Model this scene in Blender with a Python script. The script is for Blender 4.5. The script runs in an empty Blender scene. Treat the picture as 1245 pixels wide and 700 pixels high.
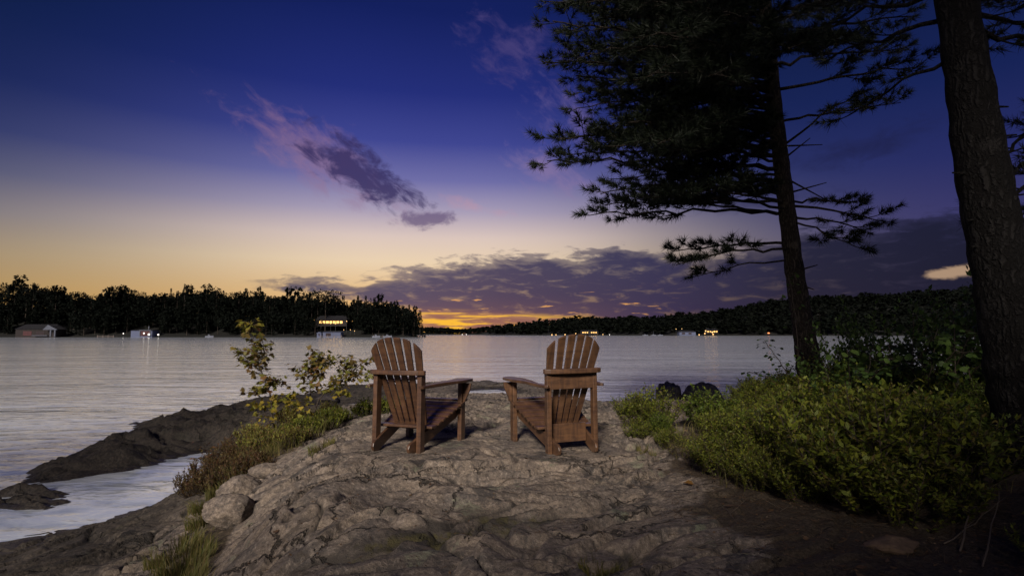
import bpy, bmesh, math, random
import numpy as np
from mathutils import Vector, Matrix

R = math.radians
random.seed(7)
rng = np.random.default_rng(11)
SC = bpy.context.scene
C = SC.collection

# ------------------------------------------------------------------ camera, sky, sun, exposure
EYE = 1.90            # metres above the lake
F = 700.0 / 1245.0    # focal length / picture width
HOR = 406.0
PITCH = math.atan((HOR - 350.0) / 700.0)
cam = bpy.data.cameras.new('camera')
cam.sensor_width = 36.0
cam.lens = 36.0 * F
cam.clip_start = 0.05
cam.clip_end = 20000
camo = bpy.data.objects.new('camera', cam)
C.objects.link(camo)
camo.location = (0, 0, EYE)
camo.rotation_euler = (math.pi / 2 + PITCH, 0, 0)
SC.camera = camo

SC.view_settings.view_transform = 'Standard'
SC.view_settings.look = 'None'
SC.view_settings.exposure = 0.0
SC.view_settings.gamma = 1.0
SC.cycles.use_denoising = True
SC.cycles.max_bounces = 6
SC.cycles.transparent_max_bounces = 6
SC.cycles.sample_clamp_indirect = 4.0


class NT:
    """short-hand for building node trees"""
    def __init__(s, tree):
        s.t = tree
        s.n = tree.nodes
        s.l = tree.links

    def put(s, sock, v):
        if v is None:
            return
        if isinstance(v, bpy.types.NodeSocket):
            s.l.new(v, sock)
        else:
            try:
                sock.default_value = v
            except Exception:
                sock.default_value = (*v, 1.0) if len(v) == 3 else v

    def m(s, op, a, b=None, c=None, clamp=False):
        n = s.n.new('ShaderNodeMath')
        n.operation = op
        n.use_clamp = clamp
        for i, v in enumerate((a, b, c)):
            s.put(n.inputs[i], v)
        return n.outputs[0]

    def add(s, a, b): return s.m('ADD', a, b)
    def sub(s, a, b): return s.m('SUBTRACT', a, b)
    def mul(s, a, b): return s.m('MULTIPLY', a, b)

    def ramp(s, fac, stops, interp='LINEAR'):
        n = s.n.new('ShaderNodeValToRGB')
        cr = n.color_ramp
        cr.interpolation = interp
        while len(cr.elements) > 1:
            cr.elements.remove(cr.elements[-1])
        for i, (p, c) in enumerate(stops):
            e = cr.elements[0] if i == 0 else cr.elements.new(p)
            e.position = p
            if not hasattr(c, '__len__'):
                c = (c, c, c)
            e.color = (*c[:3], 1.0)
        s.put(n.inputs[0], fac)
        return n.outputs[0]

    def smooth(s, v, lo, hi):
        n = s.n.new('ShaderNodeMapRange')
        n.interpolation_type = 'SMOOTHSTEP'
        s.put(n.inputs[0], v)
        n.inputs[1].default_value = lo
        n.inputs[2].default_value = hi
        n.inputs[3].default_value = 0
        n.inputs[4].default_value = 1
        return n.outputs[0]

    def mix(s, fac, a, b, blend='MIX'):
        n = s.n.new('ShaderNodeMix')
        n.data_type = 'RGBA'
        n.blend_type = blend
        s.put(n.inputs[0], fac)
        s.put(n.inputs[6], a)
        s.put(n.inputs[7], b)
        return n.outputs[2]

    def xyz(s, x, y, z):
        n = s.n.new('ShaderNodeCombineXYZ')
        for i, v in enumerate((x, y, z)):
            s.put(n.inputs[i], v)
        return n.outputs[0]

    def noise(s, vec, scale, detail=3, rough=0.5, dist=0.0, out=0):
        n = s.n.new('ShaderNodeTexNoise')
        s.put(n.inputs['Vector'], vec)
        n.inputs['Scale'].default_value = scale
        n.inputs['Detail'].default_value = detail
        n.inputs['Roughness'].default_value = rough
        n.inputs['Distortion'].default_value = dist
        return n.outputs[out]

    def voro(s, vec, scale, feature='F1', out=0):
        n = s.n.new('ShaderNodeTexVoronoi')
        n.feature = feature
        s.put(n.inputs['Vector'], vec)
        n.inputs['Scale'].default_value = scale
        return n.outputs[out]

    def mapv(s, vec, scale=(1, 1, 1), rot=(0, 0, 0), loc=(0, 0, 0)):
        n = s.n.new('ShaderNodeMapping')
        s.put(n.inputs[0], vec)
        n.inputs['Location'].default_value = loc
        n.inputs['Rotation'].default_value = rot
        n.inputs['Scale'].default_value = scale
        return n.outputs[0]

    def bump(s, h, strength=0.5, dist=0.02, nrm=None):
        n = s.n.new('ShaderNodeBump')
        n.inputs['Strength'].default_value = strength
        n.inputs['Distance'].default_value = dist
        s.put(n.inputs['Height'], h)
        s.put(n.inputs['Normal'], nrm)
        return n.outputs[0]

    def attr(s, name, out=2):
        n = s.n.new('ShaderNodeAttribute')
        n.attribute_name = name
        return n.outputs[out]


def srgb(r, g, b):
    def f(c):
        c /= 255.0
        return c / 12.92 if c <= 0.04045 else ((c + 0.055) / 1.055) ** 2.4
    return (f(r), f(g), f(b))


SUN_EL, SUN_AZ = 27.0, -12.0      # the soft light from behind the camera, a little to its left


def build_world():
    w = bpy.data.worlds.new('World')
    SC.world = w
    w.use_nodes = True
    w.node_tree.nodes.clear()
    T = NT(w.node_tree)
    tc = T.n.new('ShaderNodeTexCoord').outputs['Generated']
    sep = T.n.new('ShaderNodeSeparateXYZ')
    T.put(sep.inputs[0], tc)
    x, y, z = sep.outputs
    az = T.mul(T.m('ARCTAN2', x, y), 57.29578)
    el = T.mul(T.m('ARCSINE', z), 57.29578)
    e01 = T.m('DIVIDE', el, 60.0, clamp=True)
    # gradients by height above the horizon (degrees/60): towards the afterglow and away from it
    def g(stops): return [(e / 60.0, srgb(*c)) for e, c in stops]
    core = T.ramp(e01, g([(0, (222, 156, 76)), (2, (222, 170, 102)), (4.5, (226, 190, 142)), (7, (232, 208, 176)), (9.5, (216, 196, 188)),
                          (12, (166, 156, 182)), (15, (108, 108, 166)), (18.5, (60, 68, 144)), (23, (32, 44, 120)), (30, (15, 29, 92)), (60, (10, 18, 58))]))
    side = T.ramp(e01, g([(0, (176, 126, 62)), (3, (176, 142, 88)), (6, (158, 138, 110)), (9, (120, 114, 120)), (12, (76, 80, 110)),
                          (15, (42, 52, 98)), (19, (20, 34, 82)), (25, (8, 26, 66)), (32, (5, 21, 54)), (60, (6, 16, 44))]))
    east = T.ramp(e01, g([(0, (60, 56, 84)), (5, (56, 54, 88)), (9, (58, 56, 104)), (14, (36, 42, 98)), (20, (19, 32, 84)), (30, (9, 21, 58)), (60, (8, 15, 44))]))
    d = T.m('ABSOLUTE', T.add(az, 9.0))
    fside = T.smooth(d, 4.0, 40.0)
    base = T.mix(fside, core, side)
    base = T.mix(T.smooth(az, 4.0, 40.0), base, east)
    back = T.smooth(T.m('ABSOLUTE', az), 60.0, 120.0)
    base = T.mix(back, base, T.ramp(e01, g([(0, (60, 62, 96)), (12, (88, 80, 128)), (30, (44, 50, 108)), (60, (20, 26, 74))])))

    # --- clouds laid out over bearing and height in degrees
    P = T.xyz(az, el, 0.0)
    nA = T.noise(T.mapv(P, (0.13, 0.42, 1)), 1.0, 6, 0.60, 0.35)
    nB = T.noise(T.mapv(P, (0.055, 0.20, 1), loc=(3.1, 7.7, 0)), 1.0, 4, 0.55, 0.3)
    nC = T.noise(T.mapv(P, (0.35, 1.4, 1), loc=(9.1, 1.7, 0)), 1.0, 6, 0.62, 0.5)
    a01 = T.m('DIVIDE', T.add(az, 45.0), 90.0, clamp=True)
    def arc(stops): return T.mul(T.ramp(a01, [((a + 45) / 90.0, e / 20.0) for a, e in stops]), 20.0)
    top = arc([(-45, 0), (-28, 3.9), (-23, 5.2), (-16, 5.6), (-10, 6.4), (-3, 7.8), (4, 8.4), (11, 8.3), (17, 7.4), (24, 8.6), (32, 9.6), (45, 9.5)])
    bot = arc([(-45, 4.0), (-28, 4.4), (-23, 4.4), (-15, 3.2), (-9, 2.0), (0, 1.6), (8, 1.2), (14, 0.3), (20, 0.0), (45, 0.0)])
    wob = T.add(T.mul(T.sub(nA, 0.5), 6.5), T.mul(T.sub(nC, 0.5), 4.2))
    up = T.smooth(T.sub(T.add(top, wob), el), -0.15, 0.85)
    wob2 = T.add(T.mul(T.sub(nC, 0.5), 3.2), T.mul(T.sub(nB, 0.5), 1.0))
    dn = T.smooth(T.sub(el, T.add(bot, wob2)), -0.4, 0.5)
    lo = T.smooth(T.sub(el, T.sub(bot, 0.8)), -0.3, 0.6)
    thin = T.smooth(az, -31.0, -12.0)
    bank = T.mul(T.mul(up, dn), T.smooth(T.add(T.mul(thin, 0.62), nA), 0.44, 0.60))
    bankcol = T.ramp(a01, [(0.2, srgb(84, 80, 96)), (0.38, srgb(62, 64, 98)), (0.50, srgb(46, 49, 88)), (0.66, srgb(34, 37, 78)), (0.80, srgb(25, 27, 54)), (1, srgb(18, 20, 40))])
    # a rim where the bank is thin, and warm undersides
    bankcol = T.mix(T.mul(T.smooth(T.add(nC, T.mul(T.smooth(T.sub(T.add(top, wob), el), 2.2, 0.0), 0.26)), 0.50, 0.76), 0.60), bankcol, T.mix(0.5, bankcol, base))
    warm = T.mul(T.sub(1.0, T.smooth(el, 1.0, 4.2)), T.sub(1.0, T.smooth(az, 2.0, 17.0)))
    bankcol = T.mix(T.mul(warm, 0.40), bankcol, srgb(112, 84, 92))
    col = T.mix(T.mul(bank, 0.96), base, bankcol)
    # streaks of bright gold under the bank
    nS = T.noise(T.mapv(P, (0.14, 1.9, 1), loc=(4.4, 2.2, 0)), 1.0, 5, 0.6, 0.4)
    under = T.mul(T.sub(1.0, T.smooth(T.sub(el, T.add(bot, 0.2)), -0.4, 0.6)), T.mul(T.smooth(az, -11.0, -7.0), T.sub(1.0, T.smooth(az, 7.0, 15.0))))
    col = T.mix(under, col, T.mix(T.smooth(nS, 0.47, 0.60), srgb(138, 96, 88), srgb(246, 186, 60)))
    specks = T.mul(T.smooth(T.noise(T.mapv(P, (0.30, 2.2, 1), loc=(1.4, 8.2, 0)), 1.0, 4, 0.6, 0.3), 0.62, 0.70),
                   T.mul(T.mul(T.smooth(az, -14, -8), T.sub(1.0, T.smooth(az, 10, 18))), T.mul(T.smooth(el, 1.0, 1.8), T.sub(1.0, T.smooth(el, 3.2, 5.0)))))
    col = T.mix(T.mul(specks, 0.85), col, srgb(244, 176, 96))

    def patch(a0, e0, ang, la, le, seed, lo_, hi_, amp=1.0):
        """soft elongated patch of cloud centred on a bearing and a height"""
        ca, sa = math.cos(R(ang)), math.sin(R(ang))
        da, de = T.sub(az, a0), T.sub(el, e0)
        u = T.m('DIVIDE', T.add(T.mul(da, ca), T.mul(de, sa)), la)
        v = T.m('DIVIDE', T.sub(T.mul(de, ca), T.mul(da, sa)), le)
        r = T.m('SQRT', T.add(T.mul(u, u), T.mul(v, v)))
        n = T.noise(T.mapv(T.xyz(T.mul(u, la * 0.30), T.mul(v, le * 0.55), seed), (1, 1, 1)), 1.3, 6, 0.62, 0.4)
        return T.smooth(T.add(T.sub(1.0, r), T.mul(T.sub(n, 0.5), 2.4 * amp)), lo_, hi_)
    # the diagonal strip on the left: pinkish veil with a dark core
    veil = patch(-18.4, 16.2, -27, 9.8, 3.1, 1.3, -0.1, 1.0, 0.9)
    col = T.mix(T.mul(veil, 0.6), col, srgb(146, 112, 142))
    core_ = patch(-15.2, 15.6, -27, 7.8, 2.5, 4.1, 0.05, 0.70, 1.0)
    col = T.mix(T.mul(core_, 0.9), col, srgb(50, 44, 94))
    s2 = patch(-8.6, 11.2, 2, 4.4, 1.15, 8.3, 0.1, 0.8, 1.0)
    col = T.mix(T.mul(s2, 0.8), col, srgb(96, 80, 120))
    s3 = patch(-4.0, 12.9, -12, 5.0, 1.0, 12.3, 0.2, 1.0, 1.0)
    col = T.mix(T.mul(s3, 0.35), col, srgb(196, 146, 160))
    # pink wisps high above the middle
    hi1 = patch(0.5, 27.0, -20, 9.0, 4.2, 21.3, 0.2, 1.3, 1.3)
    col = T.mix(T.mul(hi1, 0.62), col, srgb(78, 68, 122))
    hi2 = patch(6.0, 20.5, -35, 7.5, 4.0, 25.3, 0.2, 1.3, 1.3)
    col = T.mix(T.mul(hi2, 0.62), col, srgb(104, 92, 146))
    hi3 = patch(4.0, 15.8, -25, 6.5, 2.2, 28.3, 0.1, 1.1, 1.1)
    col = T.mix(T.mul(hi3, 0.55), col, srgb(140, 118, 160))
    # darker bars on the right and the pale gap low on the right
    r1 = patch(31.0, 15.5, 8, 9.0, 1.7, 31.3, 0.0, 1.2, 0.9)
    col = T.mix(T.mul(r1, 0.6), col, srgb(24, 26, 62))
    r2 = patch(24.0, 12.0, 3, 8.0, 1.2, 34.3, 0.0, 1.2, 0.9)
    col = T.mix(T.mul(r2, 0.6), col, srgb(34, 32, 72))
    r3 = patch(38.2, 4.9, 6, 3.0, 0.75, 37.3, 0.1, 0.6, 0.7)
    col = T.mix(T.mul(r3, 0.9), col, srgb(176, 146, 120))
    # a little physically based twilight air under it all
    sky = T.n.new('ShaderNodeTexSky')
    sky.sky_type = 'NISHITA'
    sky.sun_disc = False
    sky.sun_elevation = R(0.5)
    sky.sun_rotation = R(-6)
    bg1 = T.n.new('ShaderNodeBackground')
    T.put(bg1.inputs[0], sky.outputs[0])
    bg1.inputs[1].default_value = 0.003
    bg2 = T.n.new('ShaderNodeBackground')
    T.put(bg2.inputs[0], col)
    bg2.inputs[1].default_value = 1.0
    ad = T.n.new('ShaderNodeAddShader')
    T.l.new(bg1.outputs[0], ad.inputs[0])
    T.l.new(bg2.outputs[0], ad.inputs[1])
    out = T.n.new('ShaderNodeOutputWorld')
    T.l.new(ad.outputs[0], out.inputs[0])
    w.cycles.sampling_method = 'MANUAL'
    w.cycles.sample_map_resolution = 1024


build_world()
sun = bpy.data.lights.new('sun', 'SUN')
sun.energy = 4.5
sun.angle = R(11)
sun.color = (1.0, 0.88, 0.75)
suno = bpy.data.objects.new('sun', sun)
C.objects.link(suno)
# direction in which the light travels
sd = Vector((math.sin(R(-SUN_AZ)) * math.cos(R(SUN_EL)), math.cos(R(SUN_AZ)) * math.cos(R(SUN_EL)), -math.sin(R(SUN_EL))))
suno.rotation_euler = sd.to_track_quat('-Z', 'Y').to_euler()
suno.location = (-3, -10, 8)

# ------------------------------------------------------------------ helpers


def ray_x(px, depth):
    return (px - 622.5) / 700.0 * depth


def at(px, py, Y):
    """world point seen at a pixel of the photograph at distance Y"""
    d = Vector(((px - 622.5) / 700.0, 1.0, (350.0 - py) / 700.0))
    c, s = math.cos(PITCH), math.sin(PITCH)
    d = Vector((d.x, d.y * c - d.z * s, d.y * s + d.z * c))
    k = Y / d.y
    return Vector((d.x * k, Y, EYE + d.z * k))


def tag(o, label=None, cat=None, group=None, kind=None):
    if label: o['label'] = label
    if cat: o['category'] = cat
    if group: o['group'] = group
    if kind: o['kind'] = kind
    return o


def empty(name, loc=(0, 0, 0), rz=0.0):
    o = bpy.data.objects.new(name, None)
    o.empty_display_size = 0.1
    o.location = loc
    o.rotation_euler = (0, 0, rz)
    C.objects.link(o)
    return o


def mesh_obj(name, V, Fs, mat, parent=None, smooth=False, mats=None, fm=None):
    me = bpy.data.meshes.new(name)
    if isinstance(V, np.ndarray) and not isinstance(Fs, list):
        k = Fs.shape[1]
        me.vertices.add(len(V))
        me.vertices.foreach_set('co', np.ascontiguousarray(V, dtype=np.float32).ravel())
        me.loops.add(Fs.size)
        me.loops.foreach_set('vertex_index', np.ascontiguousarray(Fs, dtype=np.int32).ravel())
        me.polygons.add(len(Fs))
        me.polygons.foreach_set('loop_start', np.arange(0, Fs.size, k, dtype=np.int32))
        me.polygons.foreach_set('loop_total', np.full(len(Fs), k, dtype=np.int32))
        me.update(calc_edges=True)
    else:
        me.from_pydata([tuple(v) for v in V], [], Fs)
        me.update()
    if smooth:
        me.polygons.foreach_set('use_smooth', np.ones(len(me.polygons), dtype=bool))
    for m_ in (mats or [mat]):
        me.materials.append(m_)
    if fm is not None:
        me.polygons.foreach_set('material_index', np.asarray(fm, dtype=np.int32))
    o = bpy.data.objects.new(name, me)
    C.objects.link(o)
    if parent: o.parent = parent
    return o


def copy_tree(o, parent=None):
    c = o.copy()
    C.objects.link(c)
    c.parent = parent
    for ch in [k for k in o.children]:
        copy_tree(ch, c)
    return c


class MB:
    """collects simple solids into one mesh"""
    def __init__(s):
        s.V, s.F, s.M = [], [], []
        s.cur = 0

    def addg(s, V, Fs):
        b = len(s.V)
        s.V += [tuple(v) for v in V]
        s.F += [tuple(i + b for i in f) for f in Fs]
        s.M += [s.cur] * len(Fs)

    def box(s, c, size, rz=0.0):
        cx, cy, cz = c
        hx, hy, hz = (k / 2 for k in size)
        ca, sa = math.cos(rz), math.sin(rz)
        V = []
        for dz in (-hz, hz):
            for dx, dy in ((-hx, -hy), (hx, -hy), (hx, hy), (-hx, hy)):
                V.append((cx + dx * ca - dy * sa, cy + dx * sa + dy * ca, cz + dz))
        s.addg(V, [(3, 2, 1, 0), (4, 5, 6, 7), (0, 1, 5, 4), (1, 2, 6, 5), (2, 3, 7, 6), (3, 0, 4, 7)])

    def prism(s, poly, vec):
        """solid from a planar outline of 3D points swept along vec"""
        n = len(poly)
        v = Vector(vec)
        A = [Vector(p) for p in poly]
        V = A + [p + v for p in A]
        nrm = Vector((0, 0, 0))
        for i in range(n):
            nrm += A[i].cross(A[(i + 1) % n])
        fl = nrm.dot(v) > 0
        Fs = [tuple(range(n)) if not fl else tuple(reversed(range(n)))]
        Fs.append(tuple(range(2 * n - 1, n - 1, -1)) if not fl else tuple(range(n, 2 * n)))
        for i in range(n):
            j = (i + 1) % n
            Fs.append((j, i, i + n, j + n) if not fl else (i, j, j + n, i + n))
        s.addg(V, Fs)

    def tube(s, pts, radii, seg=8, cap=True, wob=0.0):
        pts = [Vector(p) for p in pts]
        n = len(pts)
        V, Fs = [], []
        up = Vector((0, 0, 1))
        u = None
        for i, p in enumerate(pts):
            t = (pts[min(i + 1, n - 1)] - pts[max(i - 1, 0)])
            if t.length < 1e-9: t = Vector((0, 0, 1))
            t.normalize()
            if u is None:
                ref = Vector((1, 0, 0)) if abs(t.dot(up)) > 0.9 else up
                u = t.cross(ref).normalized()
            else:
                u = (u - t * u.dot(t))
                u.normalize()
            w = t.cross(u)
            for k in range(seg):
                a = 2 * math.pi * k / seg
                r = radii[i] * (1 + (random.uniform(-wob, wob) if wob else 0))
                V.append(p + (u * math.cos(a) + w * math.sin(a)) * r)
        for i in range(n - 1):
            for k in range(seg):
                k2 = (k + 1) % seg
                Fs.append((i * seg + k, i * seg + k2, (i + 1) * seg + k2, (i + 1) * seg + k))
        if cap:
            Fs.append(tuple(reversed(range(seg))))
            Fs.append(tuple(range((n - 1) * seg, n * seg)))
        s.addg(V, Fs)

    def build(s, name, mat, parent=None, smooth=False, bevel=0.0, mats=None):
        o = mesh_obj(name, s.V, s.F, mat, parent, smooth, mats, s.M if mats else None)
        if bevel:
            b = o.modifiers.new('bevel', 'BEVEL')
            b.width = bevel
            b.segments = 2
            b.limit_method = 'ANGLE'
            b.angle_limit = R(35)
        return o


def unit(v):
    return v / np.maximum(np.linalg.norm(v, axis=-1, keepdims=True), 1e-9)


def stamp(tv, tf, P, X, Y, S):
    """place a small outline (tv: k x 3, tf: faces) at every P with axes X (across), Y (along); S sizes (n,) or (n,2)"""
    tv = np.asarray(tv, float)
    tf = np.asarray(tf, int)
    X, Y = unit(X), unit(Y)
    Z = unit(np.cross(X, Y))
    X = np.cross(Y, Z)
    S = np.asarray(S, float)
    if S.ndim == 1: S = np.stack([S, S], 1)
    V = (P[:, None, :] + X[:, None, :] * (tv[None, :, 0:1] * S[:, None, 0:1]) + Y[:, None, :] * (tv[None, :, 1:2] * S[:, None, 1:2])
         + Z[:, None, :] * (tv[None, :, 2:3] * S[:, None, 0:1]))
    n, k = len(P), len(tv)
    Fo = tf[None, :, :] + (np.arange(n) * k)[:, None, None]
    return V.reshape(-1, 3), Fo.reshape(-1, tf.shape[1])


def rvec(n):
    return unit(rng.normal(size=(n, 3)))


# vectorised gradient noise
def _h(ix, iy, seed):
    h = (ix.astype(np.int64) * 374761393 + iy.astype(np.int64) * 668265263 + seed * 1274126177) & 0x7fffffff
    h = ((h ^ (h >> 13)) * 1103515245) & 0x7fffffff
    h = ((h ^ (h >> 15)) * 12345677) & 0x7fffffff
    return (h & 0xffff) / 65536.0 * 2 * np.pi


def perlin(x, y, seed=0):
    x0, y0 = np.floor(x), np.floor(y)
    fx, fy = x - x0, y - y0
    u = fx * fx * fx * (fx * (fx * 6 - 15) + 10)
    v = fy * fy * fy * (fy * (fy * 6 - 15) + 10)
    def gr(dx, dy):
        a = _h(x0 + dx, y0 + dy, seed)
        return np.cos(a) * (fx - dx) + np.sin(a) * (fy - dy)
    a = gr(0, 0) * (1 - u) + gr(1, 0) * u
    b = gr(0, 1) * (1 - u) + gr(1, 1) * u
    return (a * (1 - v) + b * v) * 1.4


def fbm(x, y, octv=4, seed=0, gain=0.5):
    s, a, f = 0, 1.0, 1.0
    for i in range(octv):
        s = s + a * perlin(x * f, y * f, seed + i * 17)
        a *= gain
        f *= 2.03
    return s


def sstep(v, lo, hi):
    t = np.clip((v - lo) / (hi - lo), 0, 1)
    return t * t * (3 - 2 * t)


# ------------------------------------------------------------------ materials
def new_mat(name):
    m = bpy.data.materials.new(name)
    m.use_nodes = True
    m.node_tree.nodes.clear()
    return m, NT(m.node_tree)


def finish(T, col, rough=0.7, nrm=None, trans=None, emis=None, spec=0.5):
    b = T.n.new('ShaderNodeBsdfPrincipled')
    T.put(b.inputs['Base Color'], col)
    T.put(b.inputs['Roughness'], rough)
    T.put(b.inputs['Specular IOR Level'], spec)
    T.put(b.inputs['Normal'], nrm)
    if emis:
        T.put(b.inputs['Emission Color'], emis[0])
        b.inputs['Emission Strength'].default_value = emis[1]
    sh = b.outputs[0]
    if trans:
        t = T.n.new('ShaderNodeBsdfTranslucent')
        T.put(t.inputs[0], col)
        mx = T.n.new('ShaderNodeMixShader')
        mx.inputs[0].default_value = trans
        T.l.new(sh, mx.inputs[1])
        T.l.new(t.outputs[0], mx.inputs[2])
        sh = mx.outputs[0]
    o = T.n.new('ShaderNodeOutputMaterial')
    T.l.new(sh, o.inputs[0])
    return b


def leaf_mat(name, cols, rough=0.55, trans=0.35, spec=0.3):
    m, T = new_mat(name)
    gi = T.n.new('ShaderNodeNewGeometry').outputs['Random Per Island']
    n = len(cols)
    c = T.ramp(gi, [((i + 0.5) / n, k) for i, k in enumerate(cols)])
    oc = T.n.new('ShaderNodeTexCoord').outputs['Object']
    c = T.mix(T.mul(T.smooth(T.noise(oc, 2.3, 2), 0.35, 0.7), 0.45), c, T.mix(1.0, c, (0.45, 0.42, 0.40), 'MULTIPLY'))
    finish(T, c, rough, None, trans, spec=spec)
    return m


def plain_mat(name, col, rough=0.7, nscale=6.0, amount=0.35, bump=0.0, emis=None, spec=0.4):
    m, T = new_mat(name)
    oc = T.n.new('ShaderNodeTexCoord').outputs['Object']
    n = T.noise(oc, nscale, 4)
    c = T.mix(T.mul(T.smooth(n, 0.3, 0.7), amount), col, tuple(k * 0.45 for k in col))
    finish(T, c, rough, T.bump(n, 0.4, bump) if bump else None, emis=emis, spec=spec)
    return m


def wood_mat(name, base, dark):
    m, T = new_mat(name)
    oc = T.n.new('ShaderNodeTexCoord').outputs['Object']
    g1 = T.noise(T.mapv(oc, (38, 5, 5)), 1.0, 5, 0.6, 0.6)
    g2 = T.noise(T.mapv(oc, (5, 5, 38)), 1.0, 5, 0.6, 0.6)
    g = T.mul(T.add(g1, g2), 0.5)
    w = T.noise(oc, 9.0, 3)
    c = T.mix(T.smooth(g, 0.35, 0.65), base, dark)
    c = T.mix(T.mul(T.smooth(w, 0.5, 0.75), 0.35), c, tuple(k * 1.5 + 0.02 for k in base))
    gi = T.n.new('ShaderNodeNewGeometry').outputs['Random Per Island']
    c = T.mix(T.mul(gi, 0.35), c, dark)
    b = finish(T, c, T.add(T.mul(g, 0.3), 0.30), T.bump(g, 0.35, 0.003), spec=0.5)
    b.inputs['Coat Weight'].default_value = 0.35
    b.inputs['Coat Roughness'].default_value = 0.28
    return m


def bark_mat(name, base, dark, sc=1.0):
    m, T = new_mat(name)
    oc = T.n.new('ShaderNodeTexCoord').outputs['Object']
    wv = T.n.new('ShaderNodeVectorMath')
    wv.operation = 'ADD'
    T.put(wv.inputs[0], T.mapv(oc, (34 * sc, 34 * sc, 6 * sc)))
    T.put(wv.inputs[1], T.mapv(T.noise(oc, 7.0, 5, 0.65, 0.0, 1), (3, 3, 3)))
    v = T.voro(wv.outputs[0], 1.0, 'DISTANCE_TO_EDGE')
    n = T.noise(T.mapv(oc, (14, 14, 5)), 1.0, 6, 0.65, 0.5)
    crack = T.smooth(v, 0.0, 0.35)
    h = T.add(T.mul(crack, 0.7), T.mul(n, 0.6))
    c = T.mix(crack, dark, base)
    c = T.mix(T.smooth(n, 0.45, 0.75), c, tuple(k * 0.5 for k in base))
    li = T.smooth(T.noise(oc, 5.0, 4, 0.6), 0.60, 0.70)
    c = T.mix(T.mul(li, 0.35), c, tuple(k * 2.2 for k in base))
    finish(T, c, 0.92, T.bump(h, 0.9, 0.03), spec=0.15)
    return m


M = {}
M['wood_a'] = wood_mat('stained_wood', (0.122, 0.060, 0.030), (0.046, 0.023, 0.015))
M['wood_b'] = wood_mat('stained_wood_worn', (0.138, 0.070, 0.035), (0.052, 0.027, 0.017))
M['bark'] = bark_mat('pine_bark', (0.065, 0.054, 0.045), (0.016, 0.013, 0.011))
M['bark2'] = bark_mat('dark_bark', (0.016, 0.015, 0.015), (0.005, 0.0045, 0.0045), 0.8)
M['twig'] = plain_mat('twig_bark', (0.045, 0.034, 0.026), 0.9, 30)
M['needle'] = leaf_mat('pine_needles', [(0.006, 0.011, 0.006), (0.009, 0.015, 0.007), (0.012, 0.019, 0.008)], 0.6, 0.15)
M['shrub'] = leaf_mat('shrub_leaves', [(0.07, 0.10, 0.014), (0.13, 0.17, 0.020), (0.20, 0.23, 0.027), (0.11, 0.145, 0.018), (0.24, 0.24, 0.032), (0.15, 0.19, 0.022), (0.14, 0.11, 0.03)])
M['shrub_y'] = leaf_mat('autumn_shrub_leaves', [(0.19, 0.18, 0.035), (0.25, 0.25, 0.045), (0.16, 0.20, 0.035), (0.22, 0.14, 0.04), (0.14, 0.09, 0.035)])
M['broad'] = leaf_mat('broad_leaves', [(0.045, 0.085, 0.020), (0.065, 0.115, 0.024), (0.085, 0.140, 0.030), (0.055, 0.10, 0.024)])
M['maple'] = leaf_mat('maple_leaves', [(0.14, 0.10, 0.034), (0.22, 0.17, 0.040), (0.17, 0.075, 0.035), (0.24, 0.21, 0.045), (0.15, 0.16, 0.035), (0.18, 0.17, 0.04)], 0.5, 0.4)
M['maple_y'] = leaf_mat('yellow_maple_leaves', [(0.36, 0.27, 0.04), (0.30, 0.26, 0.045), (0.24, 0.25, 0.04)], 0.5, 0.4)
M['redtwig'] = leaf_mat('dry_red_leaves', [(0.10, 0.045, 0.026), (0.14, 0.08, 0.032), (0.09, 0.065, 0.026), (0.14, 0.11, 0.035)])
M['grass'] = leaf_mat('grass_blades', [(0.10, 0.10, 0.028), (0.17, 0.14, 0.045), (0.09, 0.11, 0.024), (0.22, 0.18, 0.075)])
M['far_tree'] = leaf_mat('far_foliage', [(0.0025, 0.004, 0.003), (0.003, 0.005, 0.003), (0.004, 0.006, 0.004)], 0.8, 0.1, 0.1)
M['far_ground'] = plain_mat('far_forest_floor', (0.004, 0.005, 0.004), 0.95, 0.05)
M['dryleaf'] = leaf_mat('fallen_leaves', [(0.12, 0.07, 0.035), (0.17, 0.10, 0.05), (0.09, 0.05, 0.03), (0.22, 0.15, 0.09), (0.07, 0.045, 0.03)], 0.8, 0.1)
M['stick'] = plain_mat('weathered_stick', (0.14, 0.11, 0.085), 0.9, 20)
M['wetrock'] = None


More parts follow.
